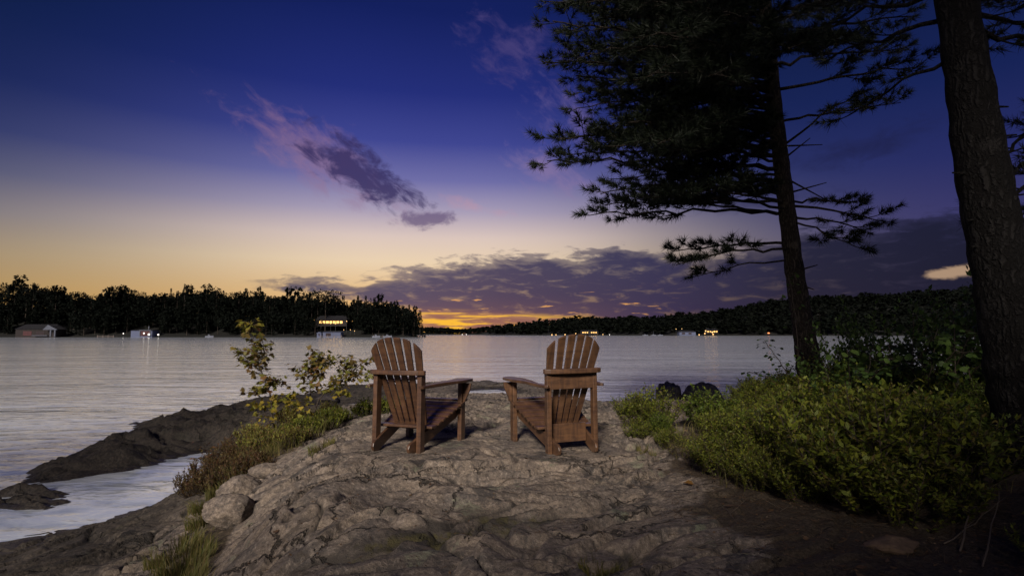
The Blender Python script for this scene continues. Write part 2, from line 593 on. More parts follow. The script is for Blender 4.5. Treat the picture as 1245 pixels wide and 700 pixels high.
def rock_mat(name, ground=False, dark=False):
    m, T = new_mat(name)
    oc = T.n.new('ShaderNodeTexCoord').outputs['Object']
    big = T.noise(oc, 0.9, 4, 0.55, 0.3)
    mid = T.noise(oc, 4.5, 6, 0.62, 0.4)
    fine = T.noise(oc, 38.0, 5, 0.7)
    grain = T.noise(oc, 170.0, 3, 0.7)
    # granite: grey, tan and pinkish mineral, light and dark grains
    c = T.mix(T.smooth(big, 0.36, 0.64), (0.215, 0.170, 0.135), (0.160, 0.132, 0.112))
    c = T.mix(T.smooth(mid, 0.42, 0.66), c, (0.300, 0.238, 0.182))
    c = T.mix(T.mul(T.smooth(mid, 0.50, 0.30), 0.75), c, (0.120, 0.108, 0.104))
    c = T.mix(T.mul(T.smooth(fine, 0.50, 0.66), 0.70), c, (0.43, 0.36, 0.30))
    c = T.mix(T.mul(T.smooth(fine, 0.49, 0.36), 0.80), c, (0.075, 0.068, 0.066))
    c = T.mix(T.mul(T.smooth(grain, 0.58, 0.46), 0.45), c, (0.09, 0.08, 0.075))
    bl = T.noise(T.mapv(oc, (1.0, 1.9, 1.4), rot=(0, 0, 0.5)), 6.5, 7, 0.72, 0.6)
    c = T.mix(T.mul(T.smooth(bl, 0.48, 0.37), 0.78), c, (0.080, 0.066, 0.056))
    c = T.mix(T.mul(T.smooth(bl, 0.56, 0.68), 0.45), c, (0.36, 0.30, 0.25))
    # lichen: dark crusts and pale green rosettes
    lw = T.noise(oc, 2.0, 5, 0.65, 0.8)
    lich = T.mul(T.smooth(lw, 0.54, 0.62), T.smooth(T.noise(oc, 14.0, 5, 0.7), 0.40, 0.54))
    c = T.mix(T.mul(lich, 0.85), c, (0.050, 0.046, 0.046))
    l2 = T.mul(T.smooth(T.noise(T.mapv(oc, loc=(5, 3, 1)), 3.1, 5, 0.6, 0.5), 0.60, 0.66), T.smooth(fine, 0.40, 0.55))
    c = T.mix(T.mul(l2, 0.6), c, (0.20, 0.22, 0.15))
    wv = T.n.new('ShaderNodeVectorMath')
    wv.operation = 'ADD'
    T.put(wv.inputs[0], T.mapv(oc, (1.0, 1.7, 1.3), rot=(0, 0, 0.5)))
    T.put(wv.inputs[1], T.mapv(T.noise(oc, 2.2, 6, 0.65, 0.0, 1), (.9, .9, .9)))
    ce = T.voro(wv.outputs[0], 1.25, 'DISTANCE_TO_EDGE')
    fract = T.mul(T.sub(1.0, T.smooth(ce, 0.004, 0.022)), T.smooth(T.noise(T.mapv(oc, loc=(2, 9, 4)), 1.6, 3), 0.44, 0.56))
    c = T.mix(T.mul(fract, 0.85), c, (0.030, 0.026, 0.022))
    h = T.add(T.add(T.mul(mid, 0.55), T.mul(fine, 0.50)), T.sub(T.mul(grain, 0.14), T.mul(fract, 0.9)))
    rough = 0.86
    if ground:
        cav = T.attr('cavity')
        soil = T.attr('soil')
        moss = T.attr('moss')
        wet_dark = T.attr('wet')
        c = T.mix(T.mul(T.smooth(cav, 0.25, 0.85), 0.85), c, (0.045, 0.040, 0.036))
        # moss, greenish brown, in the hollows
        mcol = T.mix(T.smooth(T.noise(oc, 22.0, 5, 0.7), 0.35, 0.65), (0.042, 0.040, 0.020), (0.085, 0.074, 0.036))
        mf = T.smooth(T.add(moss, T.mul(T.sub(T.noise(oc, 11.0, 5, 0.7), 0.5), 1.1)), 0.42, 0.60)
        c = T.mix(mf, c, mcol)
        # soil with needles and crumbs of bark
        s1 = T.voro(T.mapv(oc, (1, 2.2, 1), rot=(0, 0, 0.6)), 70.0)
        s2 = T.noise(oc, 55.0, 6, 0.75)
        scol = T.mix(T.smooth(s2, 0.35, 0.65), (0.040, 0.031, 0.023), (0.105, 0.080, 0.056))
        scol = T.mix(T.mul(T.smooth(s1, 0.22, 0.10), 0.55), scol, (0.20, 0.145, 0.10))
        sf = T.smooth(T.add(soil, T.mul(T.sub(T.noise(oc, 6.0, 6, 0.7), 0.5), 0.9)), 0.40, 0.60)
        c = T.mix(sf, c, scol)
        # dark algae and wetness beside the water, and a darker lower-left slope
        wf = T.smooth(T.add(wet_dark, T.mul(T.sub(mid, 0.5), 0.5)), 0.30, 0.75)
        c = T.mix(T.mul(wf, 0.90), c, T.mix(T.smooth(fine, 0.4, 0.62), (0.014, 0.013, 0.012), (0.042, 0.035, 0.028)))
        h = T.add(h, T.mul(T.mul(s2, sf), 0.35))
        rough = T.sub(0.88, T.mul(T.smooth(wet_dark, 0.80, 1.0), 0.55))
    elif dark:
        c = T.mix(0.86, c, (0.035, 0.032, 0.034))
        rough = 0.55
    finish(T, c, rough, T.bump(h, 0.95, 0.030), spec=0.3)
    return m


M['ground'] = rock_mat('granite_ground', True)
M['rock'] = rock_mat('granite')
M['darkrock'] = rock_mat('dark_granite', dark=True)


def water_mat():
    m, T = new_mat('lake_water')
    oc = T.n.new('ShaderNodeTexCoord').outputs['Object']
    n1 = T.noise(T.mapv(oc, (0.55, 1.0, 1), rot=(0, 0, 0.15)), 3.0, 4, 0.55, 0.4)
    n2 = T.noise(T.mapv(oc, (0.10, 0.30, 1), rot=(0, 0, -0.12)), 1.0, 4, 0.55, 0.5)
    n3 = T.noise(T.mapv(oc, (0.012, 0.05, 1)), 1.0, 3, 0.5)
    h = T.add(T.mul(n1, 0.034), T.add(T.mul(n2, 0.14), T.mul(n3, 0.16)))
    nrm = T.bump(h, 1.0, 1.0)
    c = T.mix(T.smooth(n3, 0.3, 0.7), (0.80, 0.87, 0.94), (0.88, 0.93, 0.98))
    c = T.mix(T.mul(T.smooth(n1, 0.54, 0.34), 0.55), c, (0.34, 0.42, 0.55))
    b = finish(T, c, T.add(0.06, T.mul(n2, 0.10)), nrm, spec=1.0)
    b.inputs['Metallic'].default_value = 0.30
    b.inputs['IOR'].default_value = 1.45
    return m


M['water'] = water_mat()

# ------------------------------------------------------------------ ground: one heightfield from control heights
CP = [
    (-1.0, 4, .93), (0, 4, .93), (.9, 4, .93), (-1.3, 5.2, .92), (-.6, 5, .93), (.4, 5, .93), (1, 5, .93), (-.9, 5.8, .92), (0, 6, .93), (1, 6.2, .90),
    (0, 2.5, .93), (.8, 2.5, .95), (-.6, 2.5, .93), (0, 1, .95), (-.8, 1, .92), (1, 1, .97), (0, -2, 1), (0, -6, 1.1), (-3, -6, .8), (3, -6, 1.2),
    (-.98, 2.3, .88), (-1.35, 2.5, .60), (-1.62, 4.2, .86), (-2.0, 4.1, .55), (-2.35, 5.0, .5), (-1.75, 5.3, .85), (-2.2, 6.3, .8), (-2.8, 5.9, .52),
    (-1.3, 3.3, .90), (-1.65, 3.3, .58), (-1.8, 3, .5), (-2.6, 3.5, .36), (-3, 4.5, .3), (-3.4, 5.5, .2), (-3.8, 6.3, .08), (-4.0, 6.7, 0), (-4.3, 6.3, -.02), (-4.6, 5.6, 0), (-4.75, 5.2, 0),
    (-5.2, 4.2, 0), (-6, 3, 0), (-3.7, 4.1, .22), (-3.5, 3, .35), (-2.5, 1.5, .4), (-4, 1, .3), (-5.5, 0, .2), (-6.5, -3, .2),
    (-4.7, 7, -.15), (-4.6, 8, -.15), (-4.9, 8.8, -.1), (-5.6, 6.2, -.18), (-5.3, 5.9, -.2),
    (-4.15, 7.8, .05), (-3.2, 7.6, .62), (-4.65, 9.4, .05), (-3.6, 8.4, .5), (-3.5, 7.0, .35),
    (-5.9, 7.0, .14), (-5.3, 6.55, .10), (-5.5, 7.35, -.02), (-6.2, 8.2, .2), (-6.2, 9.5, .32), (-6.3, 11, .38), (-5.6, 10.5, .36), (-6.5, 12.5, .3), (-5.5, 13, .4), (-6.5, 14.3, .2), (-5.6, 8.6, .16),
    (-7.5, 13.7, 0), (-8.3, 13.4, 0), (-8.2, 12.4, 0), (-7.5, 11.6, 0), (-7.1, 10.3, 0), (-6.8, 8.6, 0), (-6.4, 7.6, 0), (-6.1, 6.6, 0),
    (-9.5, 13, -.5), (-8.5, 10.5, -.5), (-8, 8, -.5), (-7.5, 6, -.5), (-6.3, 5.2, -.3), (-7, 3, -.5), (-10, 16, -.8),
    (-5.12, 8.6, 0), (-5.1, 9.3, .05),
    (-4, 10, .5), (-3, 9, .72), (-2.3, 8, .84), (-4.5, 12, .4), (-3.2, 12, .38), (-2.7, 10, .62),
    (-4.1, 15.5, -.06), (-3.6, 15.5, -.05), (-4.6, 15.4, -.05), (-4.1, 14.2, .12), (-4.2, 16.8, .2), (-2.8, 15.5, .22), (-5.4, 15.6, .25), (-6, 17, .15), (-5.5, 19.5, .15),
    (-6.5, 19, 0), (-7.5, 16, 0), (-5.5, 21, -.1), (-4, 21, .08), (-3.5, 19, .2),
    (0, 8, .88), (0, 10, .76), (0, 12, .58), (-.2, 14, .4), (-.4, 16, .22), (-.5, 18, .03), (-.8, 19.1, -.07), (-.4, 19.1, -.07), (-1.2, 19.2, -.06), (-.6, 20.3, .1), (-.5, 21.6, .14),
    (-2, 19.5, .16), (-2.2, 21.6, .18), (.5, 19.5, .12), (.8, 21.6, .1), (0, 23.5, -.2), (-3, 23.5, -.2), (1.6, 21.5, 0), (1.2, 23, -.3), (-1.8, 16, .3), (-1.6, 12, .55),
    (2.1, 16.8, 0), (3.2, 14.3, 0), (1.9, 19, 0), (2, 14, .3), (2, 11, .6), (2.2, 9, .8), (3.5, 11.5, .45), (4.4, 12.6, .1), (5.2, 11.6, .2), (3.5, 16, -.4), (5, 14, -.4), (3, 20, -.7), (1.2, 16, .2),
    (2.5, 6.5, .9), (4.4, 8.5, .95), (3.5, 4, 1.0), (1.9, 2.8, .98), (4, 2, 1.05), (6, 5, 1.1), (8, 8, 1.0), (8, 11, .5), (7, 12.5, 0), (10, 13, 0), (9, 15, -.6), (12, 8, 1.0), (14, 13, 0), (14, 4, 1.4), (8, 0, 1.3),
    (-12, 10, -1), (-12, 20, -1.5), (0, 28, -1.5), (8, 22, -1.5), (-12, 0, -.8), (-9, -4, -.1), (16, 18, -1.5), (-6, 26, -1.5),
    (60, 0, 3), (60, 13, 0), (60, 28, -1.5), (60, -40, 4), (0, -40, 3), (-20, -40, 0), (-14, -15, -.1), (30, -20, 2.5), (-26, 5, -1.5), (-26, 28, -1.5), (-26, -40, -.5), (30, 12.5, .1), (30, 20, -1.5),
]
_cp = np.array(CP)


def tps_fit(P):
    n = len(P)
    d = np.hypot(P[:, None, 0] - P[None, :, 0], P[:, None, 1] - P[None, :, 1])
    K = np.where(d > 0, d * d * np.log(np.maximum(d, 1e-9)), 0) + np.eye(n) * 0.01
    Q = np.c_[np.ones(n), P[:, :2]]
    A = np.block([[K, Q], [Q.T, np.zeros((3, 3))]])
    return np.linalg.solve(A, np.r_[P[:, 2], 0, 0, 0])


_w = tps_fit(_cp)


def tps(x, y):
    sh = x.shape
    x, y = x.ravel(), y.ravel()
    out = np.zeros(len(x))
    for i in range(0, len(x), 40000):
        xs, ys = x[i:i + 40000], y[i:i + 40000]
        d2 = (xs[:, None] - _cp[None, :, 0]) ** 2 + (ys[:, None] - _cp[None, :, 1]) ** 2
        out[i:i + 40000] = (0.5 * d2 * np.log(np.maximum(d2, 1e-12))) @ _w[:-3] + _w[-3] + _w[-2] * xs + _w[-1] * ys
    return out.reshape(sh)


CHAIRS = [(-0.955, 4.92, -20.0), (0.500, 4.90, 20.0)]      # x, y, turn about z in degrees


def soil_mask(x, y):
    edge = np.interp(y, [-6, 1.5, 2.3, 3.0, 4.1, 5.2, 6.2, 9, 12], [0.9, .9, .86, .98, 1.12, 1.38, 1.65, 2.6, 4.2])
    s = sstep(x - edge + 0.20 * perlin(x * 1.7, y * 1.7, 5), -0.30, 0.50)
    # the grassy bank on the left
    bx, by = (x + 2.75) / 0.75, (y - 6.8) / 1.3
    s2 = sstep(1.15 - np.hypot(bx, by), 0.0, 0.5)
    gx = np.interp(y, [2, 3, 4.2, 5.2, 6.2], [-1.35, -1.75, -2.12, -2.5, -2.8])
    s3 = sstep(0.26 - np.abs(x - gx + 0.10 * perlin(x * 3, y * 3, 9)), 0.0, 0.2) * sstep(6.6 - y, 0, .5)
    return np.clip(np.maximum(np.maximum(s, s2), s3 * 0.8), 0, 1)


def flat_mask(x, y):
    f = np.zeros_like(x)
    for cx, cy, a in CHAIRS:
        ca, sa = math.cos(R(a)), math.sin(R(a))
        lx = (x - cx) * ca + (y - cy) * sa
        ly = -(x - cx) * sa + (y - cy) * ca
        q = np.maximum(np.abs(lx) / 0.42, np.abs(ly - 0.30) / 0.52)
        f = np.maximum(f, 1 - sstep(q, 0.95, 1.55))
    return f


def ground_height(x, y, parts=False):
    b = tps(x, y)
    b = np.clip(b, -1.8, 4.0)
    near = sstep(b, -0.12, 0.35)
    soil = soil_mask(x, y)
    flat = flat_mask(x, y)
    rk = 1 - 0.75 * soil
    # long glacial swells, tilted ledges, lumps, pits, cracks
    wx, wy = x + 0.35 * perlin(x * .8, y * .8, 21), y + 0.35 * perlin(x * .8 + 9, y * .8, 22)
    du, dv = wx * .86 + wy * .51, -wx * .51 + wy * .86      # grain of the rock
    sw = fbm(wx * 0.62, wy * 0.80, 3, 1, .45) * 0.085
    q = fbm(du * 0.45, dv * 1.05, 4, 3, 0.50) * 3.0
    fr = q - np.floor(q)
    led = (np.floor(q) + sstep(fr, 0.76, 0.96) - q) * 0.070
    lum = fbm(du * 1.7, dv * 4.6, 4, 7, 0.52) * 0.013
    bil = -np.abs(fbm(du * 0.75, dv * 2.0, 3, 41, .45)) * 0.035 + 0.01
    fine = fbm(x * 11, y * 14, 4, 12, 0.62) * 0.0052
    c1 = np.abs(perlin(wx * 1.05 + 3, wy * 1.7 + 0.6 * wx, 31))
    c2 = np.abs(perlin(wx * 2.1 - 0.9 * wy, wy * 1.5 + 8, 33))
    gate = sstep(perlin(x * 0.8, y * 0.8, 35), -0.25, 0.15)
    crack = np.exp(-(c1 / 0.026) ** 2) * 0.070 * gate + np.exp(-(c2 / 0.026) ** 2) * 0.045 * (1 - gate)
    det = (sw + led + lum + bil) * rk * (1 - 0.82 * flat) + fine * (1 - 0.3 * flat) - crack * (1 - soil) * (1 - flat)
    det = det + soil * fbm(x * 6, y * 6, 3, 51) * 0.012
    isl = sstep(-x - 3.9, 0.2, 1.0) * sstep(y, 5.6, 6.6) * sstep(15.5 - y, 0, 1.5)
    jag = (np.abs(perlin(du * 1.1, dv * 2.6, 71)) - .25) * .26 + fbm(du * 2.2, dv * 5.5, 4, 73, .6) * .085
    det = det + isl * (jag * sstep(b, -.1, .2) - .048)
    cut = np.zeros_like(x)
    for ax_, ay_, bx_, by_, w_ in ((-6.2, 7.25, -5.3, 7.6, .13), (-6.5, 8.55, -5.95, 9.0, .12), (-8.6, 13.2, -7.3, 13.9, .20), (-6.1, 6.75, -5.7, 6.9, .08), (-5.9, 9.8, -5.2, 10.0, .09)):
        tx_, ty_ = bx_ - ax_, by_ - ay_
        tt = np.clip(((x - ax_) * tx_ + (y - ay_) * ty_) / (tx_ * tx_ + ty_ * ty_), 0, 1)
        dd_ = np.hypot(x - ax_ - tt * tx_, y - ay_ - tt * ty_) + .05 * perlin(x * 4, y * 4, 81)
        cut = np.maximum(cut, 1 - sstep(dd_, w_ * .4, w_ * 2.4))
    amp = 0.35 + 0.65 * near
    # gullies worn between the humps near the viewer, where moss and crumbs collect
    hol = np.zeros_like(x)
    for hx, hy, rx, ry, an, dp in ((-.42, 2.95, .62, .13, .45, .055), (-.15, 3.3, .25, .12, .2, .04), (.30, 3.35, .22, .09, .1, .035), (-.62, 2.45, .40, .12, .5, .05),
                                   (-1.25, 4.05, .30, .10, .2, .04), (.62, 2.75, .20, .10, .3, .035), (-.1, 2.3, .3, .1, -.2, .03), (-1.55, 2.5, .2, .4, 0, .03)):
        ca, sa = math.cos(an), math.sin(an)
        u = ((x - hx) * ca + (y - hy) * sa) / rx
        v = (-(x - hx) * sa + (y - hy) * ca) / ry
        hol += np.exp(-(u * u + v * v) * (1 + 0.5 * perlin(x * 5, y * 5, 61))) * dp
    z = b + det * amp - hol
    z = z * (1 - cut) + cut * np.minimum(z, -.04)
    if not parts:
        return z
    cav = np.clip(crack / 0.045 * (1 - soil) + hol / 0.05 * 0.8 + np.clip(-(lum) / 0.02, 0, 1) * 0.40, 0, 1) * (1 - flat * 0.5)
    moss = np.clip(hol / 0.05 * 0.50 + 0.18 * sstep(-det, .03, .09), 0, 1) * sstep(b, .4, .7)
    islet = sstep(-x - 3.9, 0.2, 1.2) * sstep(y, 5.8, 7.0)
    lowleft = sstep(-x - 1.75, 0.0, 1.5) * 0.66  # rock colour grows darker towards the left on the lower slope
    wet_dark = np.clip(np.maximum(np.maximum(1 - sstep(z, -0.02, 0.20), islet * 0.85), lowleft), 0, 1)
    wet_dark = np.maximum(wet_dark, 0.5 * sstep(y, 14, 18) * sstep(.45 - z, 0, .3))
    wet_dark = np.where(z < 0.035, 1.0, np.minimum(wet_dark, 0.85))
    return z, cav, soil, moss, wet_dark


def axis(a0, a1, lo, hi, dmin, grow):
    """coordinates dense (dmin) between a0 and a1, spacing growing outwards to lo and hi"""
    v = list(np.arange(a0, a1 + 1e-6, dmin))
    s, p = dmin, a1
    while p < hi:
        s = min(s * grow, 4.0)
        p += s
        v.append(p)
    s, p, pre = dmin, a0, []
    while p > lo:
        s = min(s * grow, 4.0)
        p -= s
        pre.append(p)
    return np.array(pre[::-1] + v)


def build_ground():
    xs = axis(-2.6, 2.8, -26, 60, 0.014, 1.009)
    ys = axis(1.9, 5.0, -40, 28, 0.013, 1.0075)
    X, Y = np.meshgrid(xs, ys)
    Z, cav, soil, moss, wet_dark = ground_height(X, Y, True)
    nx, ny = len(xs), len(ys)
    V = np.stack([X.ravel(), Y.ravel(), Z.ravel()], 1)
    i = np.arange(nx - 1)[None, :] + np.arange(ny - 1)[:, None] * nx
    Fq = np.stack([i, i + 1, i + nx + 1, i + nx], 2).reshape(-1, 4)
    o = mesh_obj('ground', V, Fq, M['ground'], smooth=True)
    for nm, a in (('cavity', cav), ('soil', soil), ('moss', moss), ('wet', wet_dark)):
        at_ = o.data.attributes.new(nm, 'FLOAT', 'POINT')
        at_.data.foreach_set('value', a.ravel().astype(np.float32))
    print('ground', nx, ny)
    return tag(o, kind='structure')


build_ground()


def gz(x, y):
    return float(ground_height(np.array([float(x)]), np.array([float(y)]))[0])


def gzs(x, y):
    return ground_height(np.asarray(x, float), np.asarray(y, float))


# water: one sheet from the shore to the horizon
def build_water():
    v = [(-9000, -200, 0), (9000, -200, 0), (9000, 12000, 0), (-9000, 12000, 0)]
    o = mesh_obj('water', v, [(0, 1, 2, 3)], M['water'])
    tag(o, kind='structure')


build_water()
exec_after = []

# ------------------------------------------------------------------ the far shores
def strip_terrain(name, xs, ys, fn, mat):
    X, Y = np.meshgrid(xs, ys)
    Z = fn(X, Y)
    nx, ny = len(xs), len(ys)
    i = np.arange(nx - 1)[None, :] + np.arange(ny - 1)[:, None] * nx
    o = mesh_obj(name, np.stack([X.ravel(), Y.ravel(), Z.ravel()], 1), np.stack([i, i + 1, i + nx + 1, i + nx], 2).reshape(-1, 4), mat, smooth=True)
    return tag(o, kind='structure')


# wooded point on the left, its shore about 340 m away
def left_land(x, y):
    px = x / y * 700 + 622.5
    h = np.interp(px, [-700, -100, 0, 60, 90, 150, 230, 300, 400, 470, 495, 503, 510], [24, 22, 20, 17, 12, 13, 15, 12, 10, 8, 3.5, 1.2, -2.0])
    s = sstep(y + 4 * perlin(x * .02, y * .02, 3), 338, 400) * (1 - sstep(y, 460, 560))
    z = -1.2 + (h + 1.2) * s + 1.6 * sstep(y, 336, 345) * sstep(h, -1, 2) + fbm(x * .02, y * .02, 3, 8) * 2.0 * s
    return np.where(h < -1.9, -2, z)


def right_land(x, y):
    # ridge heights given on a circle of bearing px at 950 m
    px = x / np.maximum(y, 100) * 700 + 622.5
    h = np.interp(px, [500, 575, 600, 640, 700, 760, 800, 850, 900, 950, 1000, 1100, 1200, 1400, 2200], [-3, -2, 2, 7, 14, 18, 15, 20, 30, 41, 44, 46, 52, 60, 60])
    sh = np.interp(px, [560, 640, 700, 850, 1000, 1200, 2200], [980, 860, 800, 700, 640, 560, 500])
    s = sstep(y, sh, sh + 260) * (1 - sstep(y, 1300, 1600))
    return -2 + (h + 2) * s + 2.6 * sstep(y, sh - 6, sh + 8) * sstep(h, 0, 2) + fbm(x * .008, y * .008, 3, 9) * 4 * s


def centre_land(x, y):
    px = x / np.maximum(y, 100) * 700 + 622.5
    h = np.interp(px, [430, 480, 520, 545, 560, 590, 610, 640, 700], [-2, 8, 7, 5, 2, 9, 8, 3, -2])
    s = sstep(y, 1500, 1560) * (1 - sstep(y, 1900, 2100))
    return -2 + (h + 2) * s


strip_terrain('hill', np.linspace(-620, -48, 150), np.linspace(325, 570, 50), left_land, M['far_ground'])
strip_terrain('hill', np.linspace(-120, 2600, 260), np.linspace(480, 1650, 110), right_land, M['far_ground'])
strip_terrain('hill', np.linspace(-500, 160, 120), np.linspace(1480, 2120, 30), centre_land, M['far_ground'])

TRI = [(-.5, 0, 0), (.5, 0, 0), (0, 1, 0)]
LEAF4 = [(0, 0, 0), (.5, .45, .08), (0, 1, 0), (-.5, .45, .08)]


def far_crown(kind, seed, n=420):
    """one far tree as ragged foliage sprays; unit height 1"""
    r = np.random.default_rng(seed)
    n = n * 2
    if kind == 'pine':            # open white pine: tiers of flat sprays, leaning to the wind
        t = r.uniform(.28, 1, n) ** .9
        tier = np.round(t * 9) / 9 + r.normal(size=n) * .032
        rad = (.30 * (1.12 - tier) ** .55) * (0.55 + 0.45 * np.sin(np.round(t * 9) * 2.4 + seed)) * r.uniform(.1, 1, n) ** .6
        a = r.uniform(0, 2 * np.pi, n)
        P = np.stack([np.cos(a) * rad + .06 * (tier - .5), np.sin(a) * rad, tier], 1)
        D = np.stack([np.cos(a), np.sin(a), r.uniform(-.1, .45, n)], 1)
        S = r.uniform(.022, .055, n)
    elif kind == 'spruce':
        t = r.uniform(.08, 1, n)
        rad = .17 * (1.02 - t) * (0.75 + .35 * np.sin(t * 40)) * r.uniform(.2, 1, n) ** .5
        a = r.uniform(0, 2 * np.pi, n)
        P = np.stack([np.cos(a) * rad, np.sin(a) * rad, t - .01], 1)
        D = np.stack([np.cos(a), np.sin(a), r.uniform(-.5, .2, n)], 1)
        S = r.uniform(.02, .045, n) * (1.2 - t * .6)
    else:                          # rounded broadleaf of several lobes
        L = np.stack([r.normal(size=9) * .13, r.normal(size=9) * .13, r.uniform(.42, .86, 9)], 1)
        k = r.integers(0, 9, n)
        d = r.normal(size=(n, 3))
        d /= np.linalg.norm(d, axis=1, keepdims=True)
        P = L[k] + d * r.uniform(.07, .15, n)[:, None]
        D = d
        S = r.uniform(.018, .042, n)
    N = r.normal(size=(n, 3))
    V, Fq = stamp(LEAF4, [(0, 1, 2, 3)], P, N, D, np.stack([S * 1.0, S * 1.3], 1))
    return V, Fq


FAR = [far_crown(k, 10 + i, n) for i, (k, n) in enumerate([('pine', 520), ('pine', 480), ('spruce', 420), ('broad', 480), ('spruce', 360), ('pine', 420), ('broad', 420)])]
FAR_NAME = ['pine_tree', 'pine_tree', 'spruce_tree', 'broadleaf_tree', 'spruce_tree', 'pine_tree', 'broadleaf_tree']
FAR_WORD = ['tall ragged pine', 'tall ragged pine', 'narrow pointed spruce', 'rounded broadleaf tree', 'narrow pointed spruce', 'tall ragged pine', 'rounded broadleaf tree']


def far_proto(i):
    V, Fq = FAR[i]
    m = MB()
    m.tube([(0, 0, -.06), (0, 0, .4), (0.0, 0, .93)], [.014, .010, .003], 5)
    nV = len(V)
    Vt = np.array([tuple(v) for v in m.V])
    tris = [f for f in m.F if len(f) == 4]
    Fa = np.vstack([Fq, np.array(tris) + nV])
    fm = np.r_[np.zeros(len(Fq), int), np.ones(len(tris), int)]
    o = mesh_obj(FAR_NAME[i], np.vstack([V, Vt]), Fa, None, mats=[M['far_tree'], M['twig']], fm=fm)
    return o


protos = [far_proto(i) for i in range(len(FAR))]
used = set()


def place_far(i, x, y, z, h, label, group):
    o = protos[i]
    if i in used:
        o = o.copy()
        C.objects.link(o)
    used.add(i)
    o.location = (x, y, z)
    o.scale = (h * random.uniform(.85, 1.25),) * 2 + (h,)
    o.rotation_euler = (0, 0, random.uniform(0, 6.28))
    tag(o, label, 'tree', group)
    return o


# skyline of the wooded point: single trees with the outline of the photograph
SKY = [(-60, 345), (0, 343), (14, 341), (34, 340), (55, 351), (75, 348), (88, 358), (118, 356), (134, 348), (158, 352), (176, 356), (205, 353), (229, 344), (244, 352), (262, 350), (278, 356), (300, 352),
       (320, 354), (345, 355), (365, 356), (385, 358), (405, 354), (424, 361), (440, 359), (455, 364), (470, 362), (486, 366), (498, 367), (507, 371), (513, 382)]
spx = np.array([p[0] for p in SKY])
spy = np.array([p[1] for p in SKY])
px = -55.0
k = 0
while px < 512:
    Y = random.uniform(362, 385) if px < 480 else random.uniform(350, 358)
    ty = np.interp(px, spx, spy) + random.uniform(-4.5, 6.0)
    X = ray_x(px, Y)
    z0 = float(left_land(np.array([X]), np.array([Y]))[0])
    ztop = at(px, ty, Y).z
    h = max(ztop - z0, 7)
    i = random.choice([0, 1, 2, 3, 4, 5, 3, 6] if px < 400 else [2, 4, 2, 4, 0, 6, 2])
    end = px > 490
    place_far(i, X, Y, z0 - .3, h, FAR_WORD[i] + (' at the tip of the wooded point, black against the glow' if end else ' on the skyline of the dark wooded point across the lake'),
              'trees on the skyline of the wooded point')
    px += random.uniform(4.5, 9.5)
    k += 1
# trees on the shore of the point, down to the water at its tip
for px_ in list(np.arange(-30, 512, 13.0)):
    px_ += random.uniform(-4, 4)
    Y = random.uniform(346, 352)
    X = ray_x(px_, Y)
    if any(a < px_ < b for a, b in ((20, 86), (162, 194), (384, 436))):
        continue
    z0 = float(left_land(np.array([X]), np.array([Y]))[0])
    h = random.uniform(9, 15) if px_ < 480 else random.uniform(8, 12)
    i = random.randrange(7)
    place_far(i, X, Y, z0 - .3, h, FAR_WORD[i] + ' low down near the waterline of the wooded point', 'trees along the shore of the wooded point')


def merged_forest(name, XYZ, H, nleaf, label, grow=2.3):
    Vs, Fs_, b = [], [], 0
    for (x, y, z), h in zip(XYZ, H):
        V, Fq = FAR[rng.integers(0, 7)]
        s = rng.permutation(len(Fq))[:nleaf]
        Fq = Fq[s]
        Vq = V[Fq]
        cq = Vq.mean(1, keepdims=True)
        Vq = (cq + (Vq - cq) * grow).reshape(-1, 3)
        a = rng.uniform(0, 6.28)
        sc = h * (1.0 + .6 * (420 / nleaf > 4))
        x_, y_ = Vq[:, 0] * np.cos(a) - Vq[:, 1] * np.sin(a), Vq[:, 0] * np.sin(a) + Vq[:, 1] * np.cos(a)
        Vs.append(np.stack([x + x_ * sc, y + y_ * sc, z + Vq[:, 2] * h], 1))
        n = len(Vq)
        Fs_.append(np.arange(n).reshape(-1, 4) + b)
        b += n
    o = mesh_obj(name, np.vstack(Vs), np.vstack(Fs_), M['far_tree'])
    return tag(o, label, 'forest', kind='stuff')


n = 900
X = rng.uniform(-330, -55, n)
Y = rng.uniform(345, 420, n)
px = X / Y * 700 + 622.5
ok = (left_land(X, Y) > .8) & (px < 508) & ~((px > 20) & (px < 86) & (Y < 356)) & ~((px > 160) & (px < 196) & (Y < 356)) & ~((px > 384) & (px < 436) & (Y < 366))
X, Y = X[ok], Y[ok]
Z = left_land(X, Y)
top = np.interp(X / Y * 700 + 622.5, spx, spy) + 5
ht = np.clip((HOR - top) / 700 * Y + EYE - Z, 4, 15) * rng.uniform(.7, 1, len(X))
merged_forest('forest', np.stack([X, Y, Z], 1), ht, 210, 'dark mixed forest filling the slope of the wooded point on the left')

n = 5200
px = rng.uniform(585, 1330, n)
Y = rng.uniform(560, 1130, n)
X = (px - 622.5) / 700 * Y
Z = right_land(X, Y)
ok = Z > 1.0
X, Y, Z = X[ok], Y[ok], Z[ok]
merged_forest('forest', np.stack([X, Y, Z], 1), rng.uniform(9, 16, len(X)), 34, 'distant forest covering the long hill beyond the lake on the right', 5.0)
n = 900
px = rng.uniform(470, 660, n)
Y = rng.uniform(1530, 1620, n)
X = (px - 622.5) / 700 * Y
Z = centre_land(X, Y)
ok = Z > .5
merged_forest('forest', np.stack([X, Y, Z], 1)[ok], rng.uniform(9, 14, ok.sum()), 26, 'faint low line of forest at the far end of the lake', 6.0)

